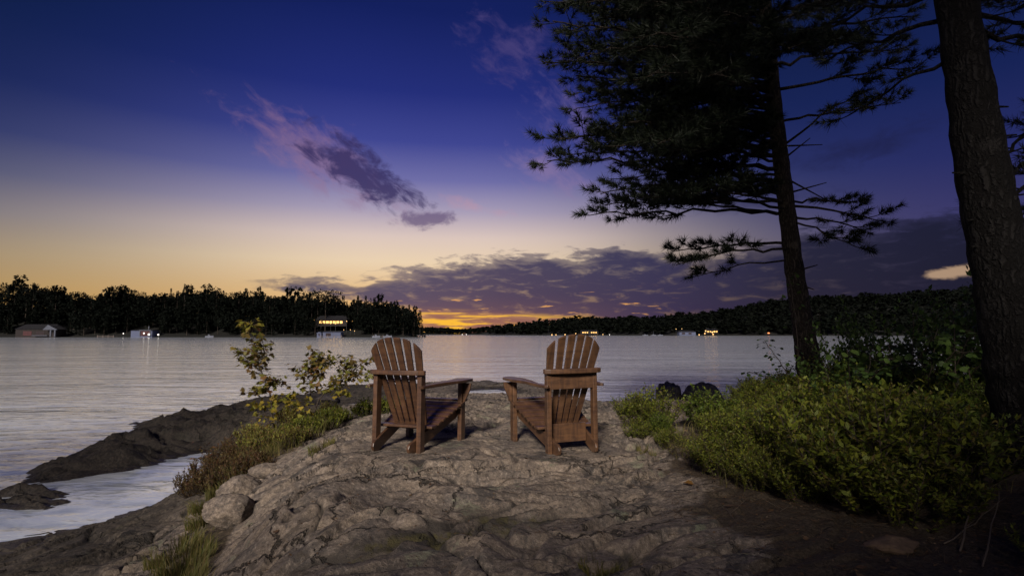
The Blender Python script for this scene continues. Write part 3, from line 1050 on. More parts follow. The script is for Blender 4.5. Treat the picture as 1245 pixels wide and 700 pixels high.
# ------------------------------------------------------------------ cottages, boathouses, lamps far away
M['cottage_wall'] = plain_mat('dark_cottage_boards', (0.012, 0.008, 0.008), 0.8, .8)
M['blue_wall'] = plain_mat('pale_blue_boards', (0.07, 0.085, 0.15), 0.7, .8, .2)
M['white_trim'] = plain_mat('white_trim', (0.06, 0.068, 0.095), 0.6, .8, .2)
M['roof'] = plain_mat('grey_shingles', (0.007, 0.007, 0.010), 0.85, .8)
M['hole'] = plain_mat('dark_opening', (0.02, 0.012, 0.015), 0.8, .8)
M['maroon'] = plain_mat('maroon_door', (0.05, 0.012, 0.015), 0.7, .8)
M['lit'] = plain_mat('lit_window', (0.9, 0.6, 0.2), 0.5, .8, .2, emis=((1.0, 0.50, 0.13, 1), 1.1))
M['lamp_w'] = plain_mat('lamp_white', (0.9, 0.9, 0.9), 0.5, .8, .1, emis=((1.0, 0.93, 0.82, 1), 1.5))
M['lamp_o'] = plain_mat('lamp_amber', (0.9, 0.6, 0.3), 0.5, .8, .1, emis=((1.0, 0.55, 0.16, 1), 1.2))
M['lamp_r'] = plain_mat('lamp_red', (0.9, 0.3, 0.1), 0.5, .8, .1, emis=((1.0, 0.26, 0.08, 1), 1.6))
M['metal'] = plain_mat('dark_metal', (0.08, 0.08, 0.09), 0.5, 4)
M['hull'] = plain_mat('white_hull', (0.13, 0.14, 0.18), 0.4, .5, .15)
M['deck'] = plain_mat('dock_boards', (0.15, 0.12, 0.11), 0.8, 1)


def house(name, label, cat, loc, w, d, hw, hr, wall, roofm, opens, wins, rz=0.0, hip=0.0, group=None, porch=False, gablefront=False):
    e = empty(name, loc, rz)
    tag(e, label, cat, group)
    b = MB()
    b.box((0, 0, hw / 2 - .5), (w, d, hw + 1))
    b.build('wall', wall, e)
    r = MB()
    o = .5
    if gablefront:
        V = [(-w / 2 - o, -d / 2 - o, hw), (w / 2 + o, -d / 2 - o, hw), (w / 2 + o, d / 2 + o, hw), (-w / 2 - o, d / 2 + o, hw), (0, -d / 2 - o, hw + hr), (0, d / 2 + o, hw + hr)]
        r.addg(V, [(0, 1, 4), (2, 3, 5), (1, 2, 5, 4), (3, 0, 4, 5), (3, 2, 1, 0)])
    else:
        V = [(-w / 2 - o, -d / 2 - o, hw), (w / 2 + o, -d / 2 - o, hw), (w / 2 + o, d / 2 + o, hw), (-w / 2 - o, d / 2 + o, hw), (-w / 2 + hip - o, 0, hw + hr), (w / 2 - hip + o, 0, hw + hr)]
        r.addg(V, [(0, 1, 5, 4), (2, 3, 4, 5), (1, 2, 5), (3, 0, 4), (3, 2, 1, 0)])
    r.build('roof', roofm, e)
    for (ox, oz, ow, oh, mm) in opens:
        q = MB()
        q.box((ox, -d / 2 - .03, oz), (ow, .12, oh))
        q.build('door', mm, e)
    for (ox, oz, ow, oh) in wins:
        q = MB()
        q.box((ox, -d / 2 - .05, oz), (ow, .10, oh))
        f = q.build('window', M['lit'], e)
        q = MB()
        for sx in (-1, 0, 1):
            q.box((ox + sx * ow / 2, -d / 2 - .12, oz), (.09, .06, oh + .1))
        q.build('frame', M['cottage_wall'], f)
    return e


Yb = 343.0
k = 700 / Yb
def lx(px, Y): return ray_x(px, Y)
# long boathouse with its columned gable end
e = house('boathouse', 'long dark boathouse with hipped roof and white porch columns, on the far left shore', 'boathouse',
          (lx(52, Yb), Yb, 0.8), 23, 9, 3.9, 3.0, M['cottage_wall'], M['roof'], [(-4.5, 1.5, 5.0, 2.6, M['maroon']), (3, 1.3, 5.0, 2.4, M['hole'])], [], hip=2.5)
b = MB()
V = [(7.2, -7.2, 3.95), (14.6, -7.2, 3.95), (14.6, 0, 3.95), (7.2, 0, 3.95), (9.6, -7.2, 6.3), (9.6, 0, 6.3)]
b.addg(V, [(0, 1, 4), (2, 3, 5), (1, 2, 5, 4), (3, 0, 4, 5), (3, 2, 1, 0)])
pr = b.build('porch_roof', M['roof'], e)
b = MB()
b.prism([(7.0, -7.5, 3.9), (14.8, -7.5, 3.9), (9.6, -7.5, 6.5)], (0, .12, 0))
b.box((11, -7.4, 3.75), (8.2, .4, .35))
b.build('fascia', M['white_trim'], pr)
for cx in (11.2, 13.7):
    b = MB()
    b.box((cx, -7.1, 1.6), (.75, .5, 4.1))
    b.build('column', M['white_trim'], e)
b = MB()
b.box((4.5, -6.2, .25), (9, 1.4, .35))
b.build('landing', M['white_trim'], e)
# small boathouse with three lamps
e = house('boathouse', 'small flat boathouse with white frame, maroon opening and bright lamps, on the wooded shore', 'boathouse',
          (lx(178, Yb), Yb, 0.7), 12.5, 7, 3.3, .7, M['blue_wall'], M['roof'], [(2.2, 1.5, 5.2, 2.9, M['maroon'])], [], hip=.5)
b = MB()
b.box((2.2, -3.75, 3.35), (7.2, .3, .45))
b.box((-.8, -3.75, 1.6), (.55, .3, 3.2))
b.box((5.3, -3.75, 1.6), (.55, .3, 3.2))
b.box((3.0, -1.5, 4.9), (.5, .5, 1.8))
b.build('trim', M['white_trim'], e)


def lamp_post(px, py, Y, r, mat, label, group):
    p = at(px, py, Y)
    base = 0.3
    e = empty('lamp_post', (p.x, p.y, base))
    tag(e, label, 'lamp', group)
    b = MB()
    b.tube([(0, 0, -1), (0, 0, max(p.z - base, .4))], [.09, .07], 6)
    b.build('post', M['metal'], e)
    bm = bmesh.new()
    r *= .72
    bmesh.ops.create_icosphere(bm, subdivisions=2, radius=r)
    me = bpy.data.meshes.new('lamp_globe')
    bm.to_mesh(me)
    bm.free()
    me.materials.append(mat)
    o = bpy.data.objects.new('lamp_globe', me)
    C.objects.link(o)
    o.location = (0, 0, max(p.z - base, .4) + r * .3)
    o.parent = e
    return e


gl = 'white lamps on the docks of the wooded point'
lamp_post(175, 405.3, 338, .62, M['lamp_w'], 'left lamp of the two together before the small maroon boathouse', gl)
lamp_post(181, 406.8, 338, .80, M['lamp_w'], 'brightest white dock lamp, before the maroon boathouse opening', gl)
lamp_post(192.5, 407, 338, .66, M['lamp_w'], 'white dock lamp just right of the maroon boathouse', gl)
lamp_post(150, 405.5, 338, .42, M['lamp_w'], 'faint dock lamp standing alone left of the maroon boathouse', gl)
# pale blue boathouse on the point
house('boathouse', 'pale blue flat boathouse with one dark opening, below the lit cottage', 'boathouse', (lx(406, 342), 342, .7), 10.5, 6, 2.3, .35, M['blue_wall'], M['blue_wall'],
      [(-2.0, .9, 2.9, 1.7, M['hole'])], [], hip=.3)
house('shed', 'tiny pale blue shed beside the blue boathouse, at its left', 'shed', (lx(389.5, 341), 341, .6), 2.6, 2.2, 1.7, .9, M['blue_wall'], M['blue_wall'], [(0, .8, .7, 1.2, M['hole'])], [], gablefront=True)
# lit cottage on the slope above it
pc = at(405, 392, 366)
house('cottage', 'cottage among the trees of the point with a row of glowing amber windows', 'cottage', (pc.x, 366, pc.z - 1.4), 19, 8, 3.2, 2.6, M['cottage_wall'], M['roof'],
      [(7.5, 1.1, 1.0, 2.1, M['hole'])], [(-6.6 + i * 2.15, 1.55, 1.7, 1.5) for i in range(7)], hip=2)
for i, (px_, py_) in enumerate(((390.5, 390), (402, 393.2), (408, 393.6), (421.5, 390.6))):
    lamp_post(px_, py_, 359, .42, M['lamp_o'], ['amber lamp at the left end of the lit cottage', 'amber lamp below the windows of the lit cottage, left of two', 'amber lamp below the windows of the lit cottage, right of two',
                                               'amber lamp at the right end of the lit cottage'][i], 'amber lamps round the lit cottage')
for i, (px_, py_) in enumerate(((418, 401), (426, 401), (431, 402.3))):
    lamp_post(px_, py_, 350, .30, M['lamp_o'], 'dim amber path lamp right of the pale blue boathouse', 'dim path lamps on the point')


def boat(px_, Y, L, label, group=None, mast=False, hm=None):
    e = empty('motorboat', (lx(px_, Y), Y, 0), random.uniform(-.3, .3))
    tag(e, label, 'boat', group)
    b = MB()
    n = 9
    V, Fs = [], []
    for i in range(n):
        t = i / (n - 1)
        w = L * .17 * (1 - max(0, (t - .55) / .45) ** 2.0) + .02
        s = .75 + .35 * t * t
        y0 = -L / 2 + L * t
        V += [(y0, -w, s), (y0, -w * .75, .1), (y0, 0, -.15), (y0, w * .75, .1), (y0, w, s)]
    for i in range(n - 1):
        for q in range(4):
            a = i * 5 + q
            Fs.append((a, a + 1, a + 6, a + 5))
        Fs.append((i * 5 + 4, i * 5, i * 5 + 5, i * 5 + 9))
    Fs.append((0, 4, 3, 2, 1))
    b.addg(V, Fs)
    b.build('hull', M['hull'], e, smooth=False)
    b = MB()
    b.prism([(-L * .18, -L * .1, .8), (L * .12, -L * .1, .9), (L * .04, -L * .1, 1.7), (-L * .16, -L * .1, 1.7)], (0, L * .2, 0))
    b.build('cabin', M['white_trim'], e)
    if mast:
        b = MB()
        b.tube([(0, 0, 1.6), (0, 0, 5.5)], [.12, .08], 6)
        b.build('mast', M['white_trim'], e)
    return e


def dock(px_, Y, w, d, label):
    e = empty('dock', (lx(px_, Y), Y, 0))
    tag(e, label, 'dock', 'docks on the far shores')
    b = MB()
    b.box((0, 0, .55), (w, d, .22))
    b.build('dock_deck', M['deck'], e)
    for sx in (-.46, -.15, .15, .46):
        b = MB()
        b.tube([(sx * w, -d * .46, -1.5), (sx * w, -d * .46, 1.3)], [.16, .16], 6)
        b.build('post', M['deck'], e)
    return e


dock(132, 337, 10, 3, 'low dock between the long boathouse and the maroon one')
dock(404, 335, 13, 3, 'dock before the pale blue boathouse')
dock(464, 337, 9, 3, 'dock near the tip of the wooded point')
boat(458, 333, 4.5, 'small pale boat at the dock near the tip of the point')
boat(472, 333, 5.0, 'pale boat nearest the tip of the wooded point')
boat(256, 334, 4.5, 'small pale boat moored in the middle of the wooded shore')
# the right-hand shore
boat(784, 690, 6.5, 'leftmost white boat off the right-hand shore', 'boats moored off the far shore')
boat(794, 690, 6.5, 'white boat with a mast, the middle one off the right-hand shore', 'boats moored off the far shore', True)
boat(802, 690, 6.5, 'rightmost white boat off the right-hand shore, left of the long boathouse', 'boats moored off the far shore')


def zr(px_, Y): return float(right_land(np.array([lx(px_, Y)]), np.array([float(Y)]))[0])


house('boathouse', 'long pale boathouse with blue roof on the far right shore, beside the amber lights', 'boathouse', (lx(834, 712), 712, 1.2), 20, 9, 3.2, 2.0, M['blue_wall'], M['roof'],
      [(-5, 1.4, 3.6, 2.3, M['hole']), (3, 1.4, 3.6, 2.3, M['hole'])], [], hip=2)
house('cottage', 'lit cottage under the hill, amber windows, right beside the long pale boathouse', 'cottage', (lx(864, 722), 722, 3.2), 15, 8, 3.4, 2.6, M['cottage_wall'], M['roof'],
      [(0, 1.1, 1.1, 2.2, M['hole'])], [(-5.2, 1.8, 2, 1.6), (-2.4, 1.8, 1.6, 1.5), (2.6, 1.8, 2.2, 1.7), (5.4, 1.8, 1.8, 1.6)], hip=2)
house('cottage', 'low cottage with amber windows, seen over the top of the right-hand chair', 'cottage', (lx(716, 800), 800, 2.4), 24, 8, 3.0, 2.2, M['cottage_wall'], M['roof'],
      [(0, 1.1, 1.1, 2.2, M['hole'])], [(-9 + i * 3, 1.7, 1.9, 1.5) for i in range(3)] + [(3 + i * 3, 1.7, 1.9, 1.5) for i in range(3)], hip=2)
ga = 'lamps along the far right shore'
LP = [(850, 407, 'amber lamp at the waterline left of the lit cottage under the hill', 'lamp_o', .9), (858, 402.5, 'upper amber lamp above the lit cottage under the hill', 'lamp_o', 1.1),
      (857, 405.6, 'amber lamp left of the door of the cottage under the hill', 'lamp_o', 1.1), (866, 404, 'amber lamp at the right end of the cottage under the hill', 'lamp_o', 1.3),
      (867, 406.6, 'lowest amber lamp right of the cottage under the hill', 'lamp_o', 1.2), (822, 400, 'faint lamp on the slope above the long pale boathouse, left of two', 'lamp_o', .55),
      (829, 399.6, 'faint lamp on the slope above the long pale boathouse, right of two', 'lamp_o', .5), (934.5, 405.8, 'red orange lamp alone at the water left of the pine trunk', 'lamp_r', 1.9),
      (741, 407, 'white lamp on the shore just right of the right-hand chair top', 'lamp_w', .8)]
for px_, py_, lb, mt, r_ in LP:
    lamp_post(px_, py_, 705 if px_ > 760 else 790, r_, M[mt], lb, ga)
for px_, py_ in ((671, 407.4), (676, 407.2), (687, 406.8), (700, 405.5), (707, 404.3), (712, 404.6), (726, 406.2), (733, 406.8)):
    lamp_post(px_, py_, 800, random.uniform(.7, 1.1), M['lamp_o'], 'small amber shore lamp in the row behind the right-hand chair top', 'row of shore lamps behind the right-hand chair')
for px_ in (562, 567, 629, 635):
    lamp_post(px_, 407.1, 1490 if px_ < 600 else 1000, 1.3 if px_ < 600 else .8, M['lamp_w'], 'tiny pale lamp at the water at the far end of the lake', 'tiny lamps at the far end of the lake')

# ------------------------------------------------------------------ the two chairs
def slab(b, pts2, z0, z1, lift=None):
    """horizontal board with outline pts2 (x, y)"""
    b.prism([(x, y, z0) for x, y in pts2], (0, 0, z1 - z0))


def make_chair(name, label, x, y, rz, panel, post_d, wood):
    e = empty(name, (x, y, 0.0), R(rz))
    tag(e, label, 'chair', 'wooden chairs facing the lake')
    HB, HF, YF = .212, .272, .66           # half spacing of rear posts and front legs, front leg distance
    def ztop(yy): return .128 + .335 * yy + .03 * max(0, yy - .3) ** 1.5
    for s in (-1, 1):
        b = MB()
        b.box((s * HB, -.005, .327), (.040, post_d, .662))
        b.build('leg', wood, e, bevel=.004)
        b = MB()
        b.box((s * HF, YF, .2675), (.040, .085, .555))
        b.build('leg', wood, e, bevel=.004)
        # side rail: sloping board from the front leg to the ground behind
        prof = [(-.085, .000), (-.122, .018), (-.135, .050), (-.124, .080), (-.095, .098), (-.05, ztop(-.05) - .004), (.0, ztop(0))]
        prof += [(t, ztop(t)) for t in (.15, .3, .45, .6, .70)]
        prof += [(.722, ztop(.70) - .03), (.705, ztop(.70) - .085), (.60, .215), (.40, .150), (.22, .090), (.08, .044), (.0, .014), (-.05, .0)]
        th = .024
        def xin(t): return (HB - .020 + (HF - HB) * (t / YF)) - .001
        V = [(s * xin(t), t, z) for t, z in prof] + [(s * (xin(t) - th), t, z) for t, z in prof]
        n = len(prof)
        Fs = [tuple(range(n)), tuple(range(2 * n - 1, n - 1, -1))] + [((i + 1) % n, i, i + n, (i + 1) % n + n) for i in range(n)]
        if s > 0: Fs = [tuple(reversed(f)) for f in Fs]
        b = MB()
        b.addg(V, Fs)
        o = b.build('side_rail', wood, e, bevel=.004)
        # arm: narrow at the post, wide and rounded in front
        a0 = HB + .021
        out = [(a0, -.085), (a0 + .022, -.095), (a0 + .040, -.075), (a0 + .050, .05), (a0 + .085, .25), (a0 + .120, .42), (a0 + .128, .60), (a0 + .122, .73), (a0 + .098, .785), (a0 + .055, .80), (a0 + .010, .785),
               (a0 - .012, .74), (a0 - .020, .60), (a0 - .008, .35), (a0, .12)]
        b = MB()
        b.prism([(s * px_, py_, .5475 + .012 * (py_ > .2)) for px_, py_ in out], (0, 0, .024))
        b.build('arm', wood, e, bevel=.004)
        # bracket under the arm, on the outer face of the front leg
        b = MB()
        bx0 = s * (HF + .021)
        b.prism([(bx0, YF - .012, .545), (bx0 + s * .080, YF - .012, .545), (bx0 + s * .070, YF - .012, .49), (bx0 + s * .030, YF - .012, .40), (bx0, YF - .012, .345)], (0, .024, 0))
        b.build('arm_bracket', wood, e, bevel=.003)
    # seat slats (one part), following the rails
    b = MB()
    t = .165
    n = 8
    for i in range(n):
        w = .060
        yc = t + i * .0735
        zc = ztop(yc) + .012
        sl = math.atan(.335)
        hw = .262 + .050 * i / (n - 1)
        c, s_ = math.cos(sl), math.sin(sl)
        h = w / 2
        a = .0105
        if i == n - 1: sl2 = sl * .2; c, s_ = math.cos(sl2), math.sin(sl2); zc += .004
        poly = [(-hw, yc - h * c + a * s_, zc - h * s_ - a * c), (-hw, yc + h * c + a * s_, zc + h * s_ - a * c), (-hw, yc + h * c - a * s_, zc + h * s_ + a * c), (-hw, yc - h * c - a * s_, zc - h * s_ + a * c)]
        b.prism(poly, (2 * hw, 0, 0))
    b.box((0, .118, .203), (.545, .082, .022))
    b.build('seat', wood, e, bevel=.004)
    # fan back: six tapering slats with a round head
    b = MB()
    B0, B1 = Vector((0, .235, .165)), Vector((0, -.125, .985))
    ax = (B1 - B0)
    Ln = ax.length
    ax.normalize()
    nr = Vector((0, -ax.z, ax.y))          # towards the rear
    for i in range(6):
        q = i - 2.5
        xb, xt = q * .053, q * .0845
        wb, wt = .0400, .0620
        pts = []
        nrows = 10
        def top_len(xx): return Ln - 1.15 * xx * xx - 19 * xx ** 4
        tl, tr = top_len(xt - wt / 2), top_len(xt + wt / 2)
        tm = top_len(xt)
        L_ = [(xb - wb / 2, 0), (xb + wb / 2, 0), (xt + wt / 2, tr), (xt + wt * .25, top_len(xt + wt * .25)), (xt, tm), (xt - wt * .25, top_len(xt - wt * .25)), (xt - wt / 2, tl)]
        dish = -abs(q) ** 2 * .0028         # outer slats come slightly forward
        poly = [B0 + ax * v + Vector((u, 0, 0)) - nr * (-dish) * 0 + nr * (dish * (v / Ln)) for u, v in L_]
        b.prism(poly, nr * .018)
    b.build('backrest', wood, e, bevel=.003)
    # curved rail over the posts behind the slats
    b = MB()
    out = []
    for i in range(13):
        xx = -.262 + .524 * i / 12
        out.append((xx, -.045 - .028 * (1 - (xx / .262) ** 2)))
    outl = [(x_, y_ - (.0 if 0 < i < 12 else -.022)) for i, (x_, y_) in enumerate(out)]
    inn = [(-x_, .028 - .020 * (1 - (x_ / .262) ** 2)) for x_, y_ in out]
    inn = [(x_, y_ - (.0 if 0 < i < 12 else .018)) for i, (x_, y_) in enumerate(inn)]
    b.prism([(x_, y_ - .028, .6595) for x_, y_ in outl] + [(x_, y_ - .030, .6595) for x_, y_ in inn], (0, 0, .040))
    b.build('back_rail', wood, e, bevel=.007)
    if panel:
        b = MB()
        b.box((0, -.022, .594), (2 * HB - .042, .022, .128))
        b.build('back_panel', wood, e, bevel=.003)
        b = MB()
        b.box((0, .075, .155), (2 * HB - .09, .022, .155))
        b.build('lower_panel', wood, e, bevel=.003)
    else:
        b = MB()
        b.box((0, .60, .285), (2 * HF - .09, .022, .05))
        b.build('cross_rail', wood, e, bevel=.003)
    return e


def seat_on_ground(e, feet):
    """stand a thing on the rock: best fitting height and tilt under its feet"""
    rz = e.rotation_euler.z
    P = []
    for fx, fy in feet:
        wx = e.location.x + fx * math.cos(rz) - fy * math.sin(rz)
        wy = e.location.y + fx * math.sin(rz) + fy * math.cos(rz)
        P.append((fx, fy, gz(wx, wy)))
    A = np.array([[a, b_, 1] for a, b_, c_ in P])
    z = np.array([p[2] for p in P])
    s, *_ = np.linalg.lstsq(A, z, rcond=None)
    e.location.z = s[2] - .006
    e.rotation_mode = 'ZYX'
    m = Matrix.Rotation(rz, 3, 'Z') @ Matrix.Rotation(-math.atan(s[0]), 3, 'Y') @ Matrix.Rotation(math.atan(s[1]), 3, 'X')
    e.rotation_mode = 'XYZ'
    e.rotation_euler = m.to_euler('XYZ')


FEET = [(-.2, -.05), (.2, -.05), (-.27, .66), (.27, .66)]
c1 = make_chair('adirondack_chair', 'left wooden slatted chair turned to the right, open between its rear posts', *CHAIRS[0], False, .075, M['wood_a'])
c2 = make_chair('adirondack_chair', 'right wooden slatted chair turned to the left, with a solid panel across its back', *CHAIRS[1], True, .058, M['wood_b'])
for c_ in (c1, c2): seat_on_ground(c_, FEET)
c1.scale = (1, 1, .965)


# ------------------------------------------------------------------ boulders and stones
def boulder(name, label, x, y, size, mat, seed, z=None, rz=0.0, flat=1.0, group=None, cat='boulder', sharp=0.0):
    bm = bmesh.new()
    bmesh.ops.create_icosphere(bm, subdivisions=5, radius=1.0)
    r = np.random.default_rng(seed)
    pl = [(unit(r.normal(size=3)), r.uniform(.62, .92)) for _ in range(14)]
    co = np.array([v.co[:] for v in bm.verts])
    for nrm, d in pl:                     # cut by planes, softly, for a split-stone shape
        k_ = co @ nrm - d
        co = co - np.maximum(k_, 0)[:, None] * nrm[None, :] * (.85 if not sharp else .97)
    a = fbm(co[:, 0] * 2 + seed, co[:, 1] * 2 + co[:, 2] * 1.3, 5, seed, .6) * .09 + fbm(co[:, 0] * 9 + seed, co[:, 2] * 9 + co[:, 1] * 5, 3, seed + 4, .6) * .03
    co = co * (1 + a[:, None])
    co *= np.array(size)[None, :] / 2
    for v, c_ in zip(bm.verts, co): v.co = c_
    me = bpy.data.meshes.new(name)
    bm.to_mesh(me)
    bm.free()
    me.polygons.foreach_set('use_smooth', np.ones(len(me.polygons), dtype=bool))
    me.materials.append(mat)
    o = bpy.data.objects.new(name, me)
    C.objects.link(o)
    o.location = (x, y, gz(x, y) + size[2] * .25 if z is None else z)
    o.rotation_euler = (0, 0, rz)
    return tag(o, label, cat, group)


gb = 'pair of dark boulders in the water'
boulder('boulder', 'dark pointed boulder, left of the pair standing in the water beyond the shrubs', ray_x(811, 14.3), 14.3, (.66, .7, 1.45), M['darkrock'], 4, z=.18, rz=.4, group=gb, sharp=1)
boulder('boulder', 'dark long boulder, right of the pair standing in the water beyond the shrubs', ray_x(852, 13.9), 13.9, (1.0, .8, 1.15), M['darkrock'], 9, z=.20, rz=-.35, group=gb, sharp=1)
gs = 'loose stones in the grassy gully'
boulder('stone', 'rounded grey stone resting at the foot of the left bank, upper of two', -2.32, 5.02, (.36, .32, .24), M['rock'], 21, rz=.3, group=gs, cat='stone')
boulder('stone', 'larger grey stone wedged against the big slab, lower of two', -2.0, 4.22, (.40, .40, .26), M['rock'], 23, rz=-.5, group=gs, cat='stone')
boulder('stone', 'small flat stone behind the rounded grey stone at the left bank', -2.25, 5.42, (.34, .26, .14), M['rock'], 25, rz=.1, group=gs, cat='stone')
boulder('stone', 'flat tan stone lying on the dark soil at the lower right', ray_x(1070, 2.62), 2.62, (.24, .17, .07), plain_mat('tan_stone', (.17, .115, .075), .9, 30, .7, .01), 33, rz=-.2, sharp=1, cat='stone')
for i, (sx, sy, sl, lb) in enumerate(((-5.05, 15.9, .8, 'flat dark rock at the edge of the lake beyond the left sapling'), (-.9, 20.9, .9, 'low dark rock at the tip of the rocky point'),
                                      (-1.9, 20.6, .6, 'small low rock left at the tip of the rocky point'))):
    boulder('shore_rock', lb, sx, sy, (sl, sl * .8, .22), M['darkrock'] if i != 2 else M['rock'], 60 + i, z=gz(sx, sy) + .01, group='low rocks at the waterline', cat='rock')


# ------------------------------------------------------------------ pines
def bez(p0, p1, p2, n):
    return [p0 * (1 - t) ** 2 + p1 * 2 * t * (1 - t) + p2 * t * t for t in [i / (n - 1) for i in range(n)]]


NEED = [(-.5, 0, 0), (.5, 0, 0), (0, 1, 0)]


def pine(name, label, trunk, limbs, bark, dens=1.0, needle_len=.13, wn=.0095, stubs=()):
    """trunk: list of (point, radius); limbs: list of (start, tip, droop, leaf start, twig length, radius)"""
    base = trunk[0][0]
    e = empty(name, tuple(base))
    tag(e, label, 'pine tree')
    # trunk with many rings for an uneven bole
    pts, rad = [], []
    for i in range(len(trunk) - 1):
        (a, ra), (b_, rb) = trunk[i], trunk[i + 1]
        k_ = 10
        for j in range(k_):
            t = j / k_
            pts.append(a.lerp(b_, t) - base)
            rad.append((ra + (rb - ra) * t) * (1 + .035 * math.sin((i * k_ + j) * 1.7) + random.uniform(-.02, .02)))
    pts.append(trunk[-1][0] - base)
    rad.append(trunk[-1][1])
    b = MB()
    b.tube(pts, rad, 28, wob=.025)
    b.build('trunk', bark, e, smooth=True)
    lb = MB()
    P, D = [], []
    for (s, tip, droop, ls, tw, r0) in limbs:
        s, tip = Vector(s), Vector(tip)
        L = (tip - s).length
        mid = (s + tip) / 2 + Vector((random.uniform(-.1, .1), random.uniform(-.1, .1), 1)) * droop * L
        path = bez(s, mid, tip, max(8, int(L / .18)))
        n = len(path)
        for i in range(1, n - 1):
            path[i] = path[i] + Vector((random.gauss(0, 1), random.gauss(0, 1), random.gauss(0, 1))) * .018
        lb.tube([p - base for p in path], [r0 * (1 - .85 * i / (n - 1)) + .003 for i in range(n)], 6)
        # secondary boughs
        step = .16 / dens
        t = ls
        side = 1
        while t < 1.0:
            f = t * (n - 1)
            i = min(int(f), n - 2)
            p = path[i].lerp(path[i + 1], f - i)
            d = (path[i + 1] - path[i]).normalized()
            hz = d.cross(Vector((0, 0, 1)))
            if hz.length < .2: hz = Vector((1, 0, 0))
            hz.normalize()
            side = -side
            ang = random.uniform(.45, 1.05)
            dd = (d * math.cos(ang) + hz * side * math.sin(ang) + Vector((0, 0, random.uniform(-.18, .30)))).normalized()
            tl = tw * random.uniform(.55, 1.15) * (1.15 - .75 * t) * min(1.0, .55 + (t - ls) * 2.5)
            q = p + dd * tl * .5 + Vector((0, 0, -.05 * tl))
            r_ = p + dd * tl + Vector((0, 0, .10 * tl))
            sub = bez(p, q, r_, 5)
            lb.tube([v - base for v in sub], [.007, .006, .005, .004, .0025], 4, cap=False)
            # twigs on the bough, tufts of needles on the twigs
            nt = max(3, int(tl / .075 * dens))
            for j in range(nt):
                u = (j + random.random()) / nt
                u = .22 + .78 * u
                f2 = u * 4
                i2 = min(int(f2), 3)
                pp = sub[i2].lerp(sub[i2 + 1], f2 - i2)
                d2 = (sub[i2 + 1] - sub[i2]).normalized()
                h2 = d2.cross(Vector((0, 0, 1))).normalized() * (1 if j % 2 else -1)
                a2 = random.uniform(.3, .9)
                d3 = (d2 * math.cos(a2) + h2 * math.sin(a2) + Vector((0, 0, random.uniform(-.1, .45)))).normalized()
                l3 = random.uniform(.06, .20) * (1.2 - .5 * u)
                e3 = pp + d3 * l3
                lb.tube([pp - base, e3 - base], [.003, .002], 3, cap=False)
                for w in ((.55, 1.0) if l3 < .12 else (.35, .7, 1.0)):
                    P.append(tuple(pp + d3 * l3 * w - base))
                    D.append(tuple(d3))
            P.append(tuple(r_ - base))
            D.append(tuple(dd))
            t += step / L * random.uniform(.7, 1.3)
    for (s, tip) in stubs:
        lb.tube([Vector(s) - base, Vector(tip) - base], [.018, .006], 5)
    lb.build('limbs', bark, e, smooth=True)
    P, D = np.array(P), np.array(D)
    k_ = 20
    Pn = np.repeat(P, k_, 0)
    Dn = unit(np.repeat(D, k_, 0) * 1.0 + rng.normal(size=(len(Pn), 3)) * .55)
    Xn = rng.normal(size=(len(Pn), 3))
    S = np.stack([np.full(len(Pn), wn), rng.uniform(.65, 1.15, len(Pn)) * needle_len], 1)
    V, Ft = stamp(NEED, [(0, 1, 2)], Pn, Xn, Dn, S)
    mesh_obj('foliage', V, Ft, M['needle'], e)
    print(name, 'tufts', len(P))
    return e


# --- the nearer-to-middle pine, rooted in the shrubs
PY = 8.5
def T1(py):
    """axis of its trunk at a picture height"""
    px_ = np.interp(py, [-420, -200, 0, 100, 200, 330, 465, 500], [890, 908, 930, 938, 950, 966, 987, 994])
    return at(px_, py, PY)


tr = [(T1(500), .215), (T1(455), .180), (T1(400), .150), (T1(330), .132), (T1(250), .120), (T1(150), .108), (T1(50), .098), (T1(-60), .085), (T1(-200), .070), (T1(-420), .020)]
tr[0][0].z = gz(tr[0][0].x, PY) - .1
limbs = []
def L1(py, tx, ty, dY, droop=.06, ls=.35, tw=.75, r=.030):
    limbs.append((T1(py), at(tx, ty, PY + dY), droop, ls, tw, r))


# long limbs read off the photograph, left side from low to high
L1(303, 822, 322, -.9, .06, .40, .55, .020)
L1(296, 818, 306, .3, .05, .40, .60, .022)
L1(315, 850, 335, .6, .05, .55, .40, .014)
L1(258, 716, 262, -.5, .03, .42, .65, .026)
L1(246, 735, 250, .7, .03, .45, .70, .024)
L1(222, 730, 236, -1.1, .04, .35, .70, .024)
L1(205, 665, 196, -.2, .03, .28, .85, .032)
L1(190, 690, 188, 1.0, .04, .25, .85, .030)
L1(182, 672, 168, -1.3, .05, .28, .8, .030)
L1(160, 745, 150, -1.6, .05, .2, .8, .026)
L1(140, 755, 120, .9, .05, .2, .8, .026)
L1(128, 700, 92, -.3, .06, .22, .85, .032)
L1(110, 660, 76, -.6, .07, .22, .85, .034)
L1(96, 690, 52, 1.0, .06, .2, .85, .032)
L1(80, 672, 26, -1.2, .06, .2, .85, .032)
L1(60, 662, 2, 0.2, .07, .18, .85, .034)
L1(40, 690, -30, -.9, .06, .18, .85, .032)
L1(20, 680, -45, .9, .06, .18, .85, .030)
L1(150, 800, 175, -2.4, .06, .2, .7, .026)
L1(120, 790, 90, -2.8, .06, .2, .75, .026)
L1(90, 800, 40, -3.0, .06, .2, .75, .026)
L1(130, 850, 120, 2.6, .06, .2, .8, .026)
L1(70, 840, 30, 2.9, .06, .2, .8, .026)
L1(175, 840, 190, 2.2, .05, .25, .7, .024)
L1(50, 860, 10, -2.6, .06, .2, .8, .026)
L1(100, 870, 90, -2.6, .06, .25, .7, .024)
L1(30, 780, 5, -1.8, .06, .2, .85, .028)
L1(10, 760, -20, 1.6, .06, .2, .85, .028)
